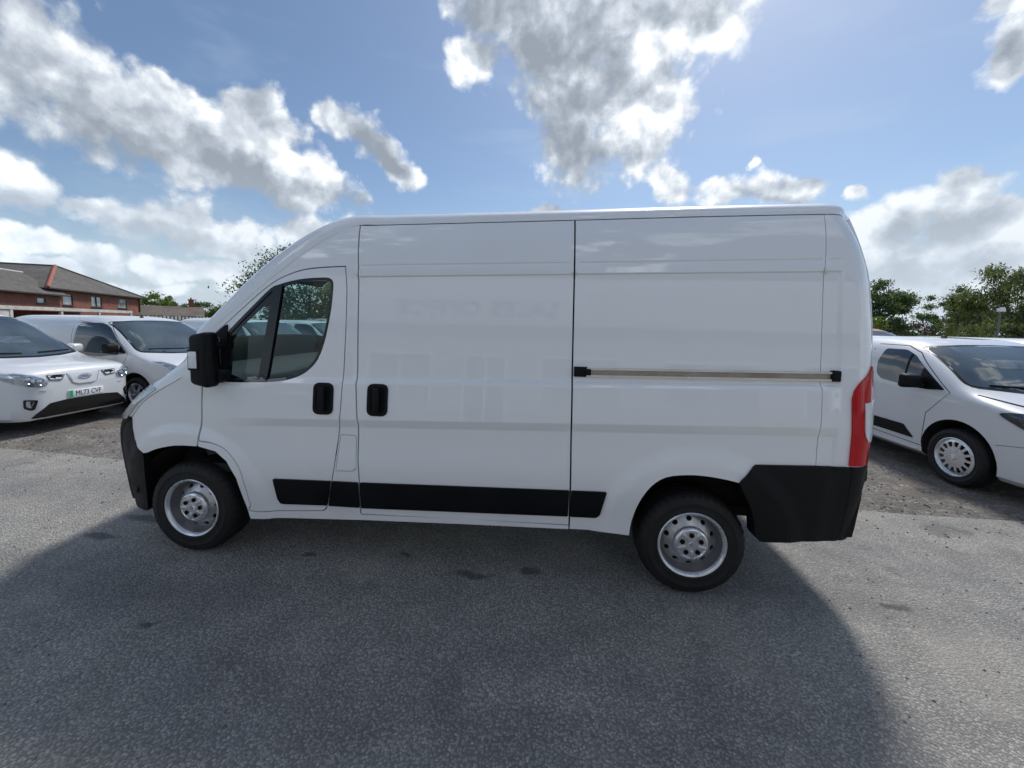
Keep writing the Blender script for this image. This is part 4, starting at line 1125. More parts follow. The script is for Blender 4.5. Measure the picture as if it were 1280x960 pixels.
def mirror(root, x, y, z, mat, sg):
    mo = bpy.data.objects.new('door_mirror', None); COL.objects.link(mo); mo.parent = root
    h = MB(); bm = bmesh.new(); bmesh.ops.create_cube(bm, size=1)
    for v in bm.verts:
        f = .78 if v.co.x > 0 else 1.0
        v.co = Vector((v.co.x*.13+x, sg*(y+.135)+v.co.y*.24*f, v.co.z*.19*f+z))
    bmesh.ops.bevel(bm, geom=bm.edges[:], offset=.045, segments=4, affect='EDGES', profile=.5); bm.verts.index_update()
    h.add([tuple(v.co) for v in bm.verts], [[v.index for v in f.verts] for f in bm.faces]); bm.free()
    h.build('mirror_housing', mat, mo, sharp=60)
    a = MB(); a.box((x, sg*(y+.02), z-.06), (.09, .10, .05), bev=.015); a.build('mirror_arm', BLACKP, mo)
    g = MB(); g.box((x-.066, sg*(y+.135), z), (.006, .19, .13)); g.build('mirror_glass', CHROME, mo)
def wipers(root, key, ys):
    for a, b in ys:
        f = caster(key[1], 'F', .018); p = f(np.array([a, b, ((a[0]+b[0])/2, (a[1]+b[1])/2)]))
        m = MB(); m.tube([p[0], p[2], p[1]], .009, 6); m.build('wiper', BLACKP, root)
def antenna(root, key, s, y=0, h=.18, tilt=.6):
    p = caster(key[1], 'T', 0)(np.array([(s, y)]))[0]
    m = MB(); m.lathe([(.035, -.01), (.028, .018), (.012, .03), (.001, .031)], 14, 'z', c=p); m.tube([Vector(p)+Vector((0, 0, .02)), Vector(p)+Vector((-h*tilt, 0, h))], [.006, .003], 6); m.build('roof_aerial', BLACKP, root)
def plate(root, key, z, txt, y=0.0, green=True, wide=.52):
    x = caster(key[1], 'F', 0)(np.array([(y, z)]))[0][0]
    po = MB(); po.box((x+.008, y, z), (.016, wide, .111), bev=.004); po = po.build('number_plate', PLATEY, root)
    if green:
        g = MB(); g.box((x+.0165, y-wide/2+.030, z), (.003, .050, .105)); g.build('plate_band', PLATEG, po)
    text('plate_character', txt, .112, PLATET, po, (x+.0168, y+.025, z-.002), (RAD(90), 0, RAD(90)), .001, (.80, .90))
    return po
def bx_lights(root, key, poly, frame='F', lamp=(), dark=None, step=.03):
    for sg in (1, -1):
        pl = [(a*sg, b) for a, b in poly]
        h = cpatch(key, 'headlight', pl, frame, .006, dark or LAMPDARK, root, step, .02)
        for (ly, lz, lr) in lamp:
            p = Vector(caster(key[1], frame, .004)(np.array([(ly*sg, lz)]))[0])
            m = MB(); m.lathe([(lr, .012), (lr*.82, .003), (lr*.5, .010), (.001, .016)], 24, 'x', c=p+Vector((.006, 0, 0))); m.build('lamp_bowl', LAMPGREY, h)
        g = cpatch(key, 'headlight_lens', offset(pl, -.004), frame, .022, LENS, h, step, .016)

def small_van(name, label, loc, az, spec, paintmat, detail, group='white vans parked round the yard', wheelkind='alloy'):
    root = thing(name, label, detail.get('cat', 'van'), loc, RAD(90)-az, group)
    key = car_body(detail['key'], spec, paintmat)
    if paintmat.name != 'white_paint_parked':
        me = key[0].copy(); me.materials[0] = paintmat; link('body', me, None, root)
    else: link('body', key[0], None, root)
    cpatch(key, 'windscreen', detail['screen'], 'F', .006, SCREEN, root, .06, .012)
    cpatch(key, 'windscreen_surround', offset(detail['screen'], -.018), 'F', .002, TRIMB, root, .06, .006)
    for fr in ('L', 'R'):
        cpatch(key, 'side_window', detail['glass'], fr, .006, SIDEGL, root, .06, .010)
        for d_ in detail.get('gaps', ()):
            cpatch(key, 'door_gap', d_, fr, .0015, DARK, root, .08, .004)
        for d_, m_ in detail.get('side_trim', ()): cpatch(key, 'side_moulding', d_, fr, .012, m_, root, .06, .016)
        for hx, hz in detail.get('handles', ()):
            sg = 1 if fr == 'L' else -1
            p = Vector(caster(key[1], fr, .0)(np.array([(hx, hz)]))[0]); m = MB(); m.box(p+Vector((0, sg*.016, 0)), (.17, .028, .034), bev=.012); m.build('door_handle', detail.get('handlemat', BLACKP), root)
    for poly, m_, nm in detail.get('front', ()):
        cpatch(key, nm, poly, 'F', detail.get('foff', .008), m_, root, .04, .014)
    for poly, m_, nm in detail.get('front2', ()):
        for sg in (1, -1): cpatch(key, nm, [(a*sg, b) for a, b in poly], 'F', .010, m_, root, .04, .014)
    bx_lights(root, key, detail['lamp_poly'], detail.get('lamp_frame', 'F'), detail.get('lamps', ()), detail.get('lamp_mat'))
    if 'lamp_side' in detail:
        for fr in ('L', 'R'):
            h = cpatch(key, 'headlight', detail['lamp_side'], fr, .007, LAMPDARK, root, .03, .02)
            cpatch(key, 'lamp_reflector', rnd([(.34, .87), (.20, .875), (.14, .82), (.20, .79)], .02, 3), fr, .011, LAMPGREY, h, .03, .004)
            cpatch(key, 'headlight_lens', offset(detail['lamp_side'], -.003), fr, .020, LENS, h, .03, .014)
    for cx0, cz0, cw, ch in detail.get('cards', ()):
        cpatch(key, 'price_card', [(cx0-cw/2, cz0-ch/2), (cx0+cw/2, cz0-ch/2), (cx0+cw/2, cz0+ch/2), (cx0-cw/2, cz0+ch/2)], 'F', .0075, CARD, root, .06, .003)
    add_wheels(root, spec, wheelkind)
    for sg in (1, -1): mirror(root, detail['mirror'][0], detail['mirror'][1], detail['mirror'][2], detail.get('mirrormat', BLACKP), sg)
    wipers(root, key, detail['wipers'])
    if 'aerial' in detail: antenna(root, key, *detail['aerial'])
    if 'plate' in detail: plate(root, key, *detail['plate'])
    return root, key
def strip(pts, w):
    """a thin closed band along a polyline"""
    p = [np.array(q, float) for q in pts]; L_, R_ = [], []
    for i in range(len(p)):
        d = p[min(i+1, len(p)-1)]-p[max(i-1, 0)]; d /= np.linalg.norm(d); n = np.array((-d[1], d[0]))
        L_.append(tuple(p[i]+n*w/2)); R_.append(tuple(p[i]-n*w/2))
    return L_+R_[::-1]

# --- electric van nearest on the left -------------------------------------------------
SUV = dict(L=4.5, R=.325, rim=.205, arch=.39, wheels=(.86, 3.50),
    ztop=[(0, .66), (.015, .80), (.05, .885), (.10, .925), (.25, .965), (.5, 1.005), (.76, 1.05), (.86, 1.09), (1.26, 1.38), (1.66, 1.64), (1.96, 1.72), (2.6, 1.755), (4.2, 1.73), (4.42, 1.68), (4.5, 1.45)],
    zsh=[(0, .56), (.04, .74), (.12, .82), (.3, .87), (.6, .90), (1.0, .95), (1.6, 1.0), (4.3, 1.03), (4.5, .95)],
    w=[(0, .46), (.02, .60), (.06, .71), (.12, .785), (.25, .845), (.5, .875), (.86, .89), (1.3, .885), (4.2, .88), (4.4, .85), (4.5, .74)],
    zb=[(0, .33), (.03, .24), (.10, .20), (.4, .19), (4.1, .20), (4.4, .28), (4.5, .38)],
    n=[(0, 2.6), (.72, 2.8), (1.1, 3.6), (1.7, 4.4), (4.3, 4.6), (4.5, 4)], lean=[(0, 0), (.72, .0), (1.1, .06), (1.7, .13), (4.3, .12), (4.5, .12)])
SCRN = lambda zb_, zt_, wb, wt: rnd([(-wb, zb_), (-wb*.5, zb_-.03), (0, zb_-.04), (wb*.5, zb_-.03), (wb, zb_), (wt, zt_-.02), (wt*.5, zt_+.005), (0, zt_+.012), (-wt*.5, zt_+.005), (-wt, zt_-.02)], .05, 3)
d_suv = dict(key='suv_van', screen=SCRN(1.10, 1.64, .76, .64),
    glass=rnd([(1.30, 1.08), (1.95, 1.50), (2.15, 1.56), (2.55, 1.56), (2.60, 1.06), (2.0, 1.04)], .05, 3),
    gaps=[strip([(1.28, .40), (1.22, .75), (1.27, 1.02), (1.95, 1.56), (2.62, 1.63), (2.66, 1.0), (2.62, .42), (1.28, .38)], .006)],
    handles=[(2.5, .93)], side_trim=[([(1.35, .30), (2.8, .30), (2.8, .40), (1.35, .40)], TRIMB)],
    front=[(rnd([(-.70, .245), (.70, .245), (.66, .30), (.50, .435), (.30, .455), (-.30, .455), (-.50, .435), (-.66, .30)], .02, 2), GLOSSB, 'lower_grille'),
           (rnd([(-.22, .83), (.22, .83), (.17, .695), (.10, .67), (-.10, .67), (-.17, .695)], .02, 3), WHITE2, 'nose_panel'),
           (strip([(-.24, .838), (-.185, .69), (-.10, .658), (.10, .658), (.185, .69), (.24, .838)], .010), CHROME, 'nose_trim')],
    front2=[([(.27, .83), (.50, .835), (.48, .76), (.33, .745)], TRIMB, 'grille_blade'), ([(.285, .822), (.49, .827), (.472, .772), (.338, .758)], WHITE2, 'grille_insert'),
            (rnd([(.63, .50), (.755, .52), (.755, .40), (.70, .36), (.665, .37)], .015, 2), GLOSSB, 'fog_lamp_bezel'), (rnd([(.665, .485), (.735, .50), (.735, .42), (.70, .395)], .012, 2), LAMPGREY, 'fog_lamp'),
            ([(.50, .60), (.86, .66), (.86, .675), (.50, .615)], TRIMB, 'bumper_crease') if False else ([(.53, .62), (.60, .63), (.60, .636), (.53, .626)], WHITE2, 'bumper_crease')],
    lamp_poly=[(.50, .76), (.52, .70), (.60, .675), (.72, .70), (.80, .745), (.845, .80), (.85, .87), (.78, .885), (.64, .845)], lamps=[(.60, .755, .052), (.71, .79, .055)], lamp_mat=LAMPGREY,
    mirror=(-1.22, .86, 1.12), mirrormat=WHITE2, wipers=[((-.62, 1.115), (-.10, 1.10)), ((.62, 1.115), (.12, 1.10)) ], cards=[(.02, 1.30, .40, .10)], aerial=(3.9, 0, .14, .5), plate=(.525, 'ML73 CVF'))
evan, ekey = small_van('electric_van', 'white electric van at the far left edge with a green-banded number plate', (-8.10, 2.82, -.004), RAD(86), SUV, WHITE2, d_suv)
evan.scale = (1, .91, 1)
# emblem on the nose: an oval ring with three angled bars
p = Vector(caster(ekey[1], 'F', .014)(np.array([(0, .775)]))[0]); nrm = Vector(caster(ekey[1], 'F', .10)(np.array([(0, .775)]))[0])-p
em = MB(); n = 28
em.tube([p+Vector((.004, .085*math.cos(2*math.pi*k/n), .036*math.sin(2*math.pi*k/n))) for k in range(n+1)], .006, 6, False)
for a, b in ((-.055, -.02), (-.02, 0.0), (0.0, .02), (.02, .055)):
    up_ = a in (-.055, 0.0); em.tube([p+Vector((.005, a, -.020 if up_ else .020)), p+Vector((.005, b, .020 if up_ else -.020))], .006, 6)
em.build('emblem', CHROME, evan)

# --- small vans ------------------------------------------------------------------
CARGO = dict(L=4.4, R=.305, rim=.19, arch=.37, wheels=(.78, 3.45),
    ztop=[(0, .66), (.015, .78), (.05, .85), (.12, .90), (.35, .97), (.62, 1.05), (.72, 1.09), (1.1, 1.37), (1.48, 1.60), (1.75, 1.68), (2.3, 1.715), (4.1, 1.70), (4.33, 1.66), (4.4, 1.45)],
    zsh=[(0, .54), (.05, .70), (.15, .79), (.4, .86), (.75, .93), (1.3, 1.0), (4.2, 1.02), (4.4, .95)],
    w=[(0, .45), (.02, .58), (.06, .68), (.14, .76), (.3, .815), (.6, .842), (1.0, .847), (4.1, .845), (4.3, .82), (4.4, .72)],
    zb=[(0, .34), (.03, .26), (.10, .22), (.4, .20), (4.0, .21), (4.3, .28), (4.4, .4)],
    n=[(0, 2.6), (.6, 2.9), (1.1, 4.0), (1.6, 5.2), (4.2, 5.2), (4.4, 4.5)], lean=[(0, 0), (.6, .0), (1.1, .05), (1.6, .10), (4.2, .09), (4.4, .09)])
d_cargo = dict(key='cargo_van', screen=SCRN(1.07, 1.60, .75, .66),
    glass=rnd([(.95, 1.03), (1.48, 1.49), (1.70, 1.57), (2.24, 1.57), (2.30, .98), (1.6, .96)], .06, 3),
    gaps=[strip([(1.10, .42), (1.08, .75), (.93, 1.03), (1.50, 1.53), (2.28, 1.60), (2.31, 1.0), (2.27, .40), (1.10, .38)], .006), strip([(2.36, .42), (2.36, 1.60)], .005), strip([(3.25, .42), (3.25, 1.60)], .005)],
    handles=[(2.18, .93), (2.46, .93)],
    front=[(rnd([(-.52, .27), (.52, .27), (.56, .36), (.48, .44), (-.48, .44), (-.56, .36)], .03, 3), GLOSSB, 'lower_grille'),
           (rnd([(-.30, .62), (.30, .62), (.26, .72), (-.26, .72)], .02, 3), WHITE2, 'nose_panel')],
    front2=[(rnd([(.58, .29), (.68, .30), (.69, .40), (.60, .40)], .02, 2), TRIMB, 'fog_lamp_bezel')],
    lamp_poly=[(.44, .715), (.55, .685), (.68, .72), (.755, .80), (.80, .905), (.74, .90), (.60, .80)], lamps=[(.62, .745, .045)], lamp_mat=LAMPGREY,
    mirror=(-1.12, .83, 1.13), wipers=[((-.60, 1.10), (-.02, 1.085)), ((.02, 1.09), (.60, 1.10))], aerial=(1.82, 0, .10, .5))
row = [(-7.5, 4.5, 97), (-7.2, 7.0, 107), (-7.35, 10.2, 104), (-6.6, 12.9, 104)]
rl = ['white compact van parked next to the electric van, aerial on its roof', 'white van half hidden behind the nose of the big van', 'white van seen through the cab window with a pale windscreen', 'white van farthest along the row, seen through the cab window']
for (x, y, a), lb in zip(row, rl):
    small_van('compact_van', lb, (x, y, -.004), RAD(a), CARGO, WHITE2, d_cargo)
TALL = dict(CARGO); TALL['ztop'] = [(0, .66), (.015, .78), (.05, .85), (.12, .90), (.35, .97), (.62, 1.05), (.72, 1.09), (1.1, 1.40), (1.48, 1.66), (1.75, 1.76), (2.3, 1.82), (4.1, 1.83), (4.33, 1.78), (4.4, 1.5)]
d_tall = dict(d_cargo); d_tall['key'] = 'tall_van'
small_van('compact_van', 'taller white van standing behind the row, seen through the cab window', (-9.3, 17.5, -.004), RAD(80), TALL, WHITE2, d_tall)

# --- right-hand van ----------------------------------------------------------------
CITY = dict(L=4.4, R=.322, rim=.214, arch=.40, wheels=(.90, 3.68),
    ztop=[(0, .68), (.015, .80), (.05, .88), (.12, .93), (.30, .985), (.55, 1.045), (.72, 1.09), (.82, 1.125), (1.20, 1.39), (1.54, 1.565), (1.85, 1.635), (2.5, 1.66), (4.1, 1.655), (4.33, 1.62), (4.4, 1.5)],
    zsh=[(0, .56), (.05, .74), (.15, .83), (.4, .90), (.9, .96), (1.5, 1.02), (4.2, 1.04), (4.4, .98)],
    w=[(0, .50), (.02, .64), (.06, .74), (.14, .82), (.3, .88), (.6, .915), (1.0, .924), (4.1, .92), (4.3, .89), (4.4, .80)],
    zb=[(0, .34), (.03, .25), (.10, .21), (.4, .20), (4.0, .21), (4.3, .28), (4.4, .4)],
    n=[(0, 2.6), (.7, 2.9), (1.05, 3.8), (1.65, 5.0), (4.2, 5.2), (4.4, 4.5)], lean=[(0, 0), (.7, .0), (1.05, .05), (1.65, .11), (4.2, .10), (4.4, .10)])
d_city = dict(key='city_van', screen=SCRN(1.13, 1.545, .81, .71),
    glass=rnd([(1.08, 1.05), (1.58, 1.42), (1.74, 1.485), (2.03, 1.485), (2.075, 1.30), (2.04, 1.14), (1.95, 1.075), (1.5, 1.03)], .03, 3),
    gaps=[strip([(1.30, .36), (1.26, .75), (1.02, 1.03), (1.56, 1.46), (1.78, 1.54), (2.20, 1.545), (2.28, 1.2), (2.28, .60), (2.22, .36), (1.30, .33)], .007), strip([(2.36, .36), (2.36, 1.55)], .006),
          strip([(.04, .80), (.20, .93), (.45, .99), (.80, 1.05)], .006), strip([(.03, .60), (.30, .62), (.52, .58)], .005)],
    handles=[(2.12, .95)], handlemat=WHITE2, side_trim=[(rnd([(1.40, .40), (1.54, .54), (3.0, .56), (3.0, .42)], .02, 3), TRIMB), (strip([(1.36, .275), (3.1, .285)], .022), WHITE2), (rnd([(1.09, 1.055), (1.40, 1.28), (1.42, 1.035), (1.30, 1.03)], .02, 2), TRIMB), (strip([(1.60, 1.04), (1.63, 1.43)], .02), TRIMB)],
    front=[(rnd([(-.50, .29), (.50, .29), (.56, .38), (.50, .48), (-.50, .48), (-.56, .38)], .03, 3), GLOSSB, 'lower_grille'), (rnd([(-.50, .66), (.50, .66), (.46, .80), (-.46, .80)], .03, 3), GLOSSB, 'upper_grille')],
    front2=[(rnd([(.60, .36), (.80, .40), (.86, .47), (.80, .54), (.64, .50)], .03, 3), TRIMB, 'fog_lamp_bezel')],
    lamp_poly=[(.55, .72), (.66, .70), (.80, .735), (.868, .79), (.890, .90), (.86, .925), (.74, .885), (.58, .82)], lamps=[(.74, .79, .050), (.82, .835, .038)], lamp_mat=LAMPDARK, lamp_side=cr([(.52, .905), (.38, .935), (.20, .925), (.09, .88), (.07, .80), (.13, .745), (.26, .765), (.40, .83)], 3, True),
    mirror=(-1.36, .90, 1.12), wipers=[((-.66, 1.135), (-.04, 1.115)), ((.04, 1.12), (.66, 1.135))], cards=[(-.18, 1.36, .36, .09)], aerial=(2.15, 0, .13, 1.1))
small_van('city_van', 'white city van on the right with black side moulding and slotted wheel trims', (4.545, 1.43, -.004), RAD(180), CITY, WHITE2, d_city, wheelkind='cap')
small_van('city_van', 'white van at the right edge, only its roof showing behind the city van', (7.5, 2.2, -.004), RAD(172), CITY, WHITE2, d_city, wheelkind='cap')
d_red = dict(d_city); d_red['cat'] = 'van'
small_van('city_van', 'orange-red van behind the white city van, only its roof edge showing', (7.5, 7.3, -.004), RAD(178), CITY, RED_PAINT, d_red, group='coloured vans', wheelkind='cap')[0].scale = (1, 1, 1.11)

# ================================================================== buildings beyond the yard
def brick_mat():
    m, t, b = new_mat('red_brick')
    tc = t.node('ShaderNodeTexCoord'); o = tc.outputs['Object']
    mp = t.node('ShaderNodeMapping'); t.link(o, mp.inputs[0]); mp.inputs['Rotation'].default_value = (RAD(90), 0, 0)
    br = t.node('ShaderNodeTexBrick'); t.link(mp.outputs[0], br.inputs[0])
    br.inputs['Scale'].default_value = 1.0; br.inputs['Brick Width'].default_value = .225; br.inputs['Row Height'].default_value = .075; br.inputs['Mortar Size'].default_value = .008
    br.inputs['Color1'].default_value = (.30, .085, .055, 1); br.inputs['Color2'].default_value = (.22, .058, .04, 1); br.inputs['Mortar'].default_value = (.26, .20, .17, 1)
    n = t.noise(o, 1.1, 5, .6)
    t.link(t.mix(1.0, br.outputs[0], t.ramp(n, [(.3, (.78, .76, .75)), (.7, (1.2, 1.18, 1.15))]), 'MULTIPLY'), b.inputs['Base Color'])
    b.inputs['Roughness'].default_value = .9
    bn = t.node('ShaderNodeBump'); bn.inputs['Strength'].default_value = .4; bn.inputs['Distance'].default_value = .01
    t.link(t.math('SUBTRACT', 1.0, br.outputs[1]), bn.inputs['Height']); t.link(bn.outputs[0], b.inputs['Normal'])
    return m
def roof_mat(name, c0, c1):
    m, t, b = new_mat(name)
    tc = t.node('ShaderNodeTexCoord'); o = tc.outputs['Object']
    w = t.node('ShaderNodeTexWave'); w.wave_type = 'BANDS'; w.bands_direction = 'Z'; w.wave_profile = 'SAW'; w.inputs['Scale'].default_value = 1.55; w.inputs['Distortion'].default_value = .4; t.link(o, w.inputs[0])
    n = t.noise(o, 3.2, 6, .7); n2 = t.noise(o, .5, 4, .6)
    c = t.mix(t.smooth(n, .3, .7), (*c0, 1), (*c1, 1)); c = t.mix(1.0, c, t.ramp(n2, [(.3, (.75, .75, .75)), (.7, (1.2, 1.2, 1.2))]), 'MULTIPLY')
    c = t.mix(t.math('MULTIPLY', t.smooth(w.outputs[1], .82, .98), .5), c, (.02, .02, .02, 1))
    t.link(c, b.inputs['Base Color']); b.inputs['Roughness'].default_value = .85
    bn = t.node('ShaderNodeBump'); bn.inputs['Strength'].default_value = .5; bn.inputs['Distance'].default_value = .03
    t.link(w.outputs[1], bn.inputs['Height']); t.link(bn.outputs[0], b.inputs['Normal'])
    return m
BRICK = brick_mat(); TILE = roof_mat('grey_roof_tiles', (.085, .078, .072), (.15, .135, .12)); TILE2 = roof_mat('brown_roof_tiles', (.12, .095, .075), (.19, .155, .125))
REDT = P('red_ridge_tiles', (.36, .12, .08), .8, var=.25, vscale=3)
BROWNF = P('dark_brown_frame', (.045, .025, .018), .5, var=.2)
WINGL = dark_glass('house_glass', (.22, .26, .27), (.42, .46, .46))
GREYM = P('weathered_white_board', (.56, .54, .50), .6, var=.2, vscale=1.5)
def slab(b, pts, th):
    """a roof plane of some thickness"""
    p = [Vector(q) for q in pts]; n = (p[1]-p[0]).cross(p[2]-p[0]).normalized()
    if n.z < 0: n = -n
    k = len(p); b.add(p+[q-n*th for q in p], [tuple(range(k)), tuple(range(2*k-1, k-1, -1))]+[(i, i+k, (i+1) % k+k, (i+1) % k) for i in range(k)])
def house_wall(b, x0, x1, y, z0, z1, ops, th=.3):
    xs_ = sorted({x0, x1}|{a for o_ in ops for a in o_[:2]}); zs = sorted({z0, z1}|{a for o_ in ops for a in o_[2:]})
    for i in range(len(xs_)-1):
        for j in range(len(zs)-1):
            cx, cz = (xs_[i]+xs_[i+1])/2, (zs[j]+zs[j+1])/2
            if any(a < cx < c and d < cz < e for a, c, d, e in ops): continue
            b.add([(xs_[i+(k in (1, 2))], y, zs[j+(k in (2, 3))]) for k in range(4)]+[(xs_[i+(k in (1, 2))], y+th, zs[j+(k in (2, 3))]) for k in range(4)],
                  [(0, 1, 2, 3), (7, 6, 5, 4), (0, 4, 5, 1), (3, 2, 6, 7), (0, 3, 7, 4), (1, 5, 6, 2)])
def house_window(root, a, c, d, e, y, split=1, dark=False):
    w = MB()
    for k in range(split+1): x = a+(c-a)*k/split; w.box((x+(.05 if k == 0 else -.05 if k == split else 0), y+.05, (d+e)/2), (.14 if 0 < k < split else .10, .10, e-d))
    for z in (d+.05, e-.05): w.box(((a+c)/2, y+.05, z), (c-a-.002, .098, .10))
    wo = w.build('window', BROWNF, root, sharp=20)
    s = MB(); s.box(((a+c)/2, y-.03, d-.04), (c-a+.16, .14, .07)); s.build('sill', BROWNF, wo)
    g = MB(); g.box(((a+c)/2, y+.085, (d+e)/2), (c-a-.1, .02, e-d-.1)); g.build('pane', WINGL, wo)
hs = thing('brick_house', 'red-brick building with hipped grey roof and red hip tiles beyond the left vans', 'building', (-53.7, 32.9, -.03), math.atan2(.878, -.479))
w_ = MB(); OP = [(2.6, 4.4, 2.82, 4.15), (7.7, 10.0, 2.80, 4.15), (13.6, 16.0, 2.80, 4.15)]
house_wall(w_, 0, 19.6, 0, 0, 4.62, OP); w_.box((.15, 8.1, 2.31), (.3, 15.6, 4.62)); w_.box((19.45, 8.1, 2.31), (.3, 15.6, 4.62)); w_.box((9.8, 15.95, 2.31), (19.0, .3, 4.62)); w_.build('wall', BRICK, hs, sharp=20)
for k, o_ in enumerate(OP): house_window(hs, *o_, 0, 2 if k == 1 else 1)
r_ = MB(); A_, B_, C3, D_ = (-.55, -.55, 4.55), (20.15, -.55, 4.55), (20.15, 16.4, 4.55), (-.55, 16.4, 4.55); p0_, p1_ = (8.6, 3.4, 7.6), (9.4, 13.2, 7.6)
for q in ([A_, B_, p0_], [B_, C3, p1_, p0_], [C3, D_, p1_], [D_, A_, p0_, p1_]): slab(r_, q, .12)
ro = r_.build('roof', TILE, hs, sharp=15)
h_ = MB(); h_.tube([(A_[0], A_[1], A_[2]+.05), (p0_[0], p0_[1], p0_[2]+.05)], .17, 8); h_.build('hip_tiles', REDT, ro)
h_ = MB(); h_.tube([(B_[0], B_[1], B_[2]+.05), (p0_[0], p0_[1], p0_[2]+.05), (p1_[0], p1_[1], p1_[2]+.05)], .11, 8); h_.build('ridge_tiles', TILE, ro)
g_ = MB(); g_.box((9.8, -.60, 4.50), (20.8, .13, .14)); g_.build('gutter', BROWNF, hs); g_ = MB(); g_.box((19.3, -.10, 2.2), (.12, .12, 4.4)); g_.build('downpipe', BROWNF, hs)
wg = MB(); house_wall(wg, -15, 1.35, -.4, 0, 3.9, [(-2.0, -.65, 2.85, 3.5)]); wg.box((1.2, 2.8, 1.95), (.28, 5.8, 3.9)); wg.build('wing_wall', BRICK, hs, sharp=20)
house_window(hs, -2.0, -.65, 2.85, 3.5, -.4)
r2 = MB()
for q in ([(-15.4, -.95, 3.85), (1.9, -.95, 3.85), (1.9, 2.6, 6.1), (-15.4, 2.6, 6.1)], [(1.9, 6.2, 3.85), (-15.4, 6.2, 3.85), (-15.4, 2.6, 6.1), (1.9, 2.6, 6.1)]): slab(r2, q, .12)
wr = r2.build('wing_roof', TILE, hs, sharp=15); h_ = MB(); h_.tube([(-15.4, 2.6, 6.14), (1.9, 2.6, 6.14)], .11, 8); h_.build('ridge_tiles', GREYM, wr)
g_ = MB(); g_.box((-6.8, -1.0, 3.80), (17.4, .13, .14)); g_.build('gutter', BROWNF, hs)
# low open-fronted store with a white fascia
cp = thing('open_store', 'low open-fronted store with a long white fascia in front of the brick building', 'shed', (-38.16, 20.14, -.02), math.atan2(.905, -.4256))
f_ = MB(); f_.box((5.0, .06, 2.18), (20, .10, .25)); f_.build('fascia', GREYM, cp)
f_ = MB(); f_.box((5.0, 2.2, 2.285), (20.1, 4.2, .05)); f_.build('roof', TILE, cp)
f_ = MB(); f_.box((5.0, 4.2, 1.02), (20, .2, 2.05)); f_.build('back_wall', BRICK, cp)
f_ = MB(); f_.box((-2.1, .12, 1.0), (5.8, .06, 1.98)); f_.build('boarded_front', GREYM, cp)
for x in (.9, 5.5, 10.0, 14.85):
    f_ = MB(); f_.box((x, .12, 1.02), (.22, .16, 2.05)); f_.build('post', GREYM, cp)
# pale fence of upright boards
fe = thing('board_fence', 'pale fence of upright boards between the brick building and the trees', 'fence', (-44.4, 33.4, -.02), math.atan2(8.0, 2.2))
for z in (.5, 1.4):
    q = MB(); q.box((7, .05, z), (14.4, .05, .10)); q.build('rail', GREYM, fe)
pale = MB(); pale.box((0, 0, .92), (.24, .035, 1.84), bev=.01); pl0 = pale.build('pale', P('pale_board', (.50, .50, .50), .7, var=.22, vscale=1.2), fe); pl0.location = (0, 0, 0)
rg = random.Random(4)
for k in range(1, 40):
    c = pl0.copy(); COL.objects.link(c); c.parent = fe; c.location = (k*.36, rg.uniform(-.01, .01), rg.uniform(-.05, .03))
# bungalow with chimney
bg_ = thing('bungalow', 'low bungalow with brown tiled roof and a brick chimney, behind the pale fence', 'building', (-66.0, 45.4, -.02), math.atan2(4.43, 4.36))
b_ = MB(); b_.box((5.2, 4.2, 1.0), (14.6, 8.0, 2.0)); b_.build('wall', BRICK, bg_, sharp=20)
b_ = MB()
for q in ([(-2.6, -.5, 1.95), (13.0, -.5, 1.95), (13.0, 4.2, 3.55), (-2.6, 4.2, 3.55)], [(13.0, 8.9, 1.95), (-2.6, 8.9, 1.95), (-2.6, 4.2, 3.55), (13.0, 4.2, 3.55)]): slab(b_, q, .12)
br_ = b_.build('roof', TILE2, bg_, sharp=15)
b_ = MB(); b_.box((11.4, 4.6, 3.9), (.7, .9, 1.7)); b_.box((11.4, 4.6, 4.72), (.85, 1.05, .14)); b_.build('chimney', BRICK, br_, sharp=20)

pt = MB(); pt.lathe([(.12, 4.78), (.10, 5.1), (.07, 5.1), (.07, 4.8)], 12, 'z', c=(11.4, 4.6, 0)); pt.build('chimney_pot', REDT, br_)

# ================================================================== trees
def leaf_mat(name, dark, mid, light, trans=.5):
    dark, mid, light = (tuple(x*1.5 for x in q) for q in (dark, mid, light))
    m = bpy.data.materials.new(name); m.use_nodes = True; t = NT(m.node_tree); b = t.n.get('Principled BSDF'); out = t.n.get('Material Output')
    g = t.node('ShaderNodeNewGeometry'); c = t.ramp(g.outputs['Random Per Island'], [(0, dark), (.5, mid), (1, light)])
    tc = t.node('ShaderNodeTexCoord'); n = t.noise(tc.outputs['Object'], .9, 3, .6)
    c = t.mix(1.0, c, t.ramp(n, [(.3, (.72, .75, .72)), (.7, (1.25, 1.2, 1.1))]), 'MULTIPLY')
    t.link(c, b.inputs['Base Color']); b.inputs['Roughness'].default_value = .55; b.inputs['Specular IOR Level'].default_value = .35
    tr = t.node('ShaderNodeBsdfTranslucent'); t.link(t.mix(1.0, c, (1.25, 1.35, .6, 1), 'MULTIPLY'), tr.inputs[0])
    mx = t.node('ShaderNodeMixShader'); mx.inputs[0].default_value = trans; t.link(b.outputs[0], mx.inputs[1]); t.link(tr.outputs[0], mx.inputs[2]); t.link(mx.outputs[0], out.inputs[0])
    return m
BARK = P('bark', (.075, .060, .045), .9, var=.35, vscale=6, bump=.6, bscale=14)
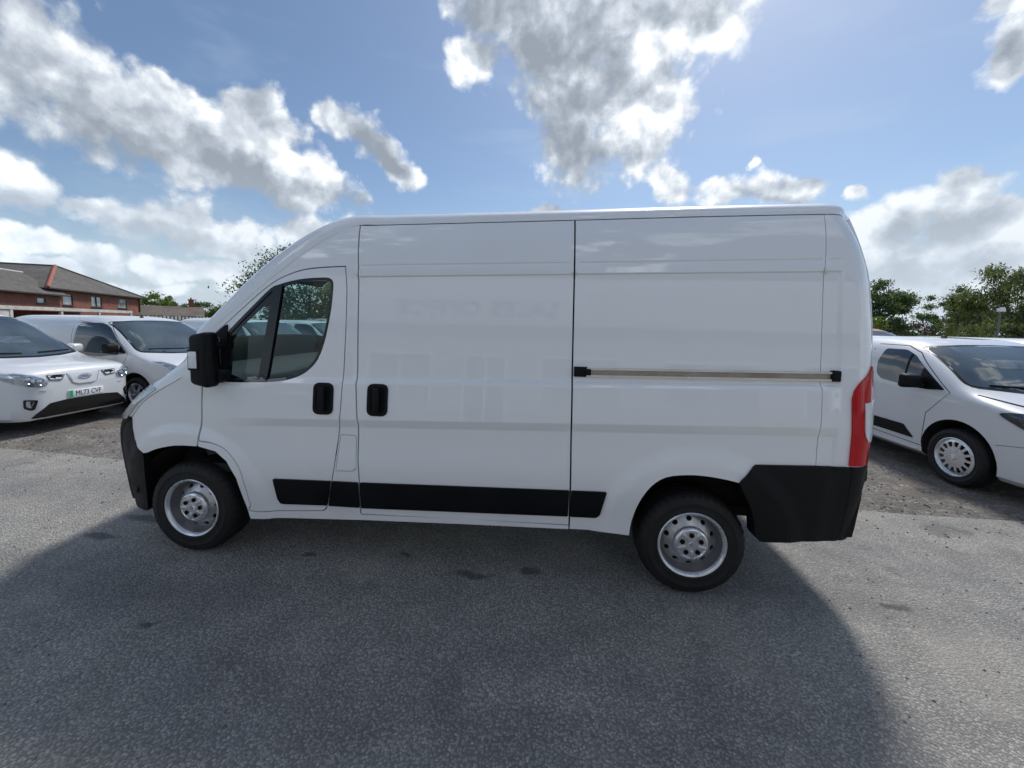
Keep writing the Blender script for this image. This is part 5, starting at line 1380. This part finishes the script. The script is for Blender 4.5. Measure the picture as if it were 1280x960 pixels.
def tree(name, label, loc, H, R, mat, leaves=5000, leaf=.22, base=.25, clumps=46, seed=1, droop=0.0, squash=1.0, cat='tree', group=None, spread=.42, trunk=True):
    rnd_ = random.Random(seed); rs = np.random.RandomState(seed)
    root = thing(name, label, cat, loc, 0, group)
    zb_ = H*base; cz = (H+zb_)/2; rz = (H-zb_)/2
    cl = []
    while len(cl) < clumps:
        v = rs.randn(3); v /= np.linalg.norm(v); r = rs.uniform(.35, 1.0)**.6
        wob = 1+.22*math.sin(3*math.atan2(v[1], v[0])+seed)+.15*math.sin(5*v[2]+seed*2)
        p = np.array([v[0]*R*r*wob*.86, v[1]*R*r*wob*.86, cz+v[2]*rz*r*.90*squash]); cl.append((p, rs.uniform(.55, 1.25)))
    if trunk:
        t = MB(); tr_h = cz; lean = rs.uniform(-.1, .1, 2)*R
        tp = [Vector((lean[0]*k, lean[1]*k, tr_h*k)) for k in (0, .2, .45, .75, 1.0)]
        r0 = H*.028; t.tube(tp, [r0*1.35, r0, r0*.82, r0*.6, r0*.35], 10)
        t.build('trunk', BARK, root, sharp=60)
        lim = MB()
        for p, s in cl[::max(1, clumps//14)]:
            k = rs.uniform(.35, .95); q = tp[0].lerp(tp[-1], k); e = Vector(p); md = (q+e)/2+Vector((0, 0, -.06*R))
            lim.tube([q, md, e], [r0*.38, r0*.24, r0*.06], 6)
        lim.build('limbs', BARK, root, sharp=60)
    V = []; F = []
    per = leaves//clumps
    for p, s in cl:
        sg = R*spread*.55*s
        for k in range(int(per*s)):
            d = rs.randn(3); d = d/np.linalg.norm(d)*abs(rs.normal(.62, .30))*sg*np.array([1.15, 1.15, .8])
            q = p+d
            if droop: q[2] -= droop*abs(rs.randn())*.6*(np.hypot(q[0], q[1])/R)
            if q[2] < .12: continue
            L = leaf*rs.uniform(.55, 1.3); a = rs.randn(3); a[2] -= droop*2.0; a /= np.linalg.norm(a); b = np.cross(a, rs.randn(3)); b /= max(np.linalg.norm(b), 1e-6); nn = np.cross(a, b)
            o = len(V); w = L*(.42 if not droop else .26)
            V += [tuple(q-a*L*.5), tuple(q+b*w*.5+nn*w*.14), tuple(q+a*L*.5), tuple(q-b*w*.5+nn*w*.14)]
            F.append((o, o+1, o+2, o+3))
    me = bpy.data.meshes.new('crown'); me.from_pydata(V, [], F); me.update()
    link('crown', me, mat, root)
    return root
LF1 = leaf_mat('leaf_mid_green', (.042, .064, .036), (.068, .100, .055), (.108, .145, .085))
LF2 = leaf_mat('leaf_dark_green', (.030, .050, .026), (.050, .078, .040), (.082, .120, .060))
LF3 = leaf_mat('leaf_yellow_green', (.060, .085, .022), (.095, .125, .032), (.14, .17, .05))
LF4 = leaf_mat('leaf_purple', (.030, .016, .018), (.050, .026, .026), (.080, .045, .036), .2)
LF5 = leaf_mat('leaf_olive', (.046, .058, .032), (.074, .088, .048), (.108, .124, .068))
tree('broadleaf_tree', 'leafy dark green tree seen through the cab window of the big van', (-14.8, 18.6, -.02), 5.9, 3.75, LF2, 32000, .16, .06, 120, 3)
tree('broadleaf_tree', 'bright green round tree just right of the brick building', (-73.2, 61.2, -.02), 6.0, 3.2, LF3, 3400, .45, .12, 36, 5, group='trees on the left skyline')
tree('broadleaf_tree', 'small tree left of the chimney on the bungalow', (-75.0, 65.6, -.02), 5.9, 2.7, LF1, 3000, .45, .12, 34, 6, group='trees on the left skyline')
tree('broadleaf_tree', 'green tree right of the chimney on the bungalow', (-68.8, 66.6, -.02), 5.3, 3.6, LF1, 3600, .45, .08, 38, 8, group='trees on the left skyline')
tree('broadleaf_tree', 'yellowish tree rightmost on the left skyline beside the big van', (-64.5, 66.9, -.02), 4.9, 4.0, LF3, 4200, .42, .06, 40, 9, group='trees on the left skyline')
tree('broadleaf_tree', 'round green tree rising close behind the red tail light of the big van', (25.0, 31.0, -.02), 6.1, 2.45, LF1, 16000, .2, .08, 74, 12, group='trees on the right skyline')
tree('broadleaf_tree', 'open green tree between the purple bush and the olive willow', (35.2, 36.0, -.02), 6.0, 2.6, LF1, 9000, .24, .14, 60, 13, spread=.34, group='trees on the right skyline')
tree('willow_tree', 'tall olive willow at the right edge of the picture', (28.6, 24.9, -.02), 6.9, 3.7, LF5, 26000, .26, .04, 90, 15, droop=.55, group='trees on the right skyline')
tree('bush', 'pale green bush low beside the tail light of the big van', (14.4, 17.6, -.02), 2.45, 1.0, LF3, 2600, .12, .05, 26, 17, cat='bush', trunk=False)
tree('bush', 'dark purple-leaved bush between two trees on the right', (37.0, 42.0, -.02), 3.6, 3.0, LF4, 3600, .24, .05, 34, 18, cat='bush', trunk=False)
tree('bush', 'olive hedge bush behind the roof of the city van', (24.8, 22.4, -.02), 2.7, 2.0, LF5, 4500, .17, .04, 34, 19, cat='bush', trunk=False)
# floodlight on a pole in front of the willow
fp = thing('floodlight_pole', 'small white floodlight on a thin pole in front of the olive willow', 'light', (22.4, 20.3, -.02))
q = MB(); q.tube([(0, 0, 0), (0, 0, 2.95)], [.05, .035], 10); q.build('pole', P('pole_grey', (.16, .17, .16), .6), fp)
q = MB(); q.box((-.05, -.08, 3.02), (.34, .12, .18), rot=(RAD(-12), 0, 0), bev=.02); lh = q.build('lamp_head', PLATEY, fp)
# far hedge along the back of the yard
def far_hedge():
    rs = np.random.RandomState(31); V = []; F = []
    for k in range(15000):
        x = rs.uniform(-34, 62); top = 2.0+.5*math.sin(x*.35)+.35*math.sin(x*1.1+1); y = 47+rs.normal(0, .8)+.08*x
        z = abs(rs.beta(1.6, 1.3))*top; a = rs.randn(3); a /= np.linalg.norm(a); b = np.cross(a, rs.randn(3)); b /= np.linalg.norm(b); L = rs.uniform(.22, .5); q = np.array((x, y, z)); o = len(V)
        V += [tuple(q-a*L*.5), tuple(q+b*L*.25), tuple(q+a*L*.5), tuple(q-b*L*.25)]; F.append((o, o+1, o+2, o+3))
    me = bpy.data.meshes.new('far_hedge'); me.from_pydata(V, [], F); me.update()
    o = link('far_hedge', me, LF2); o['kind'] = 'stuff'
far_hedge()
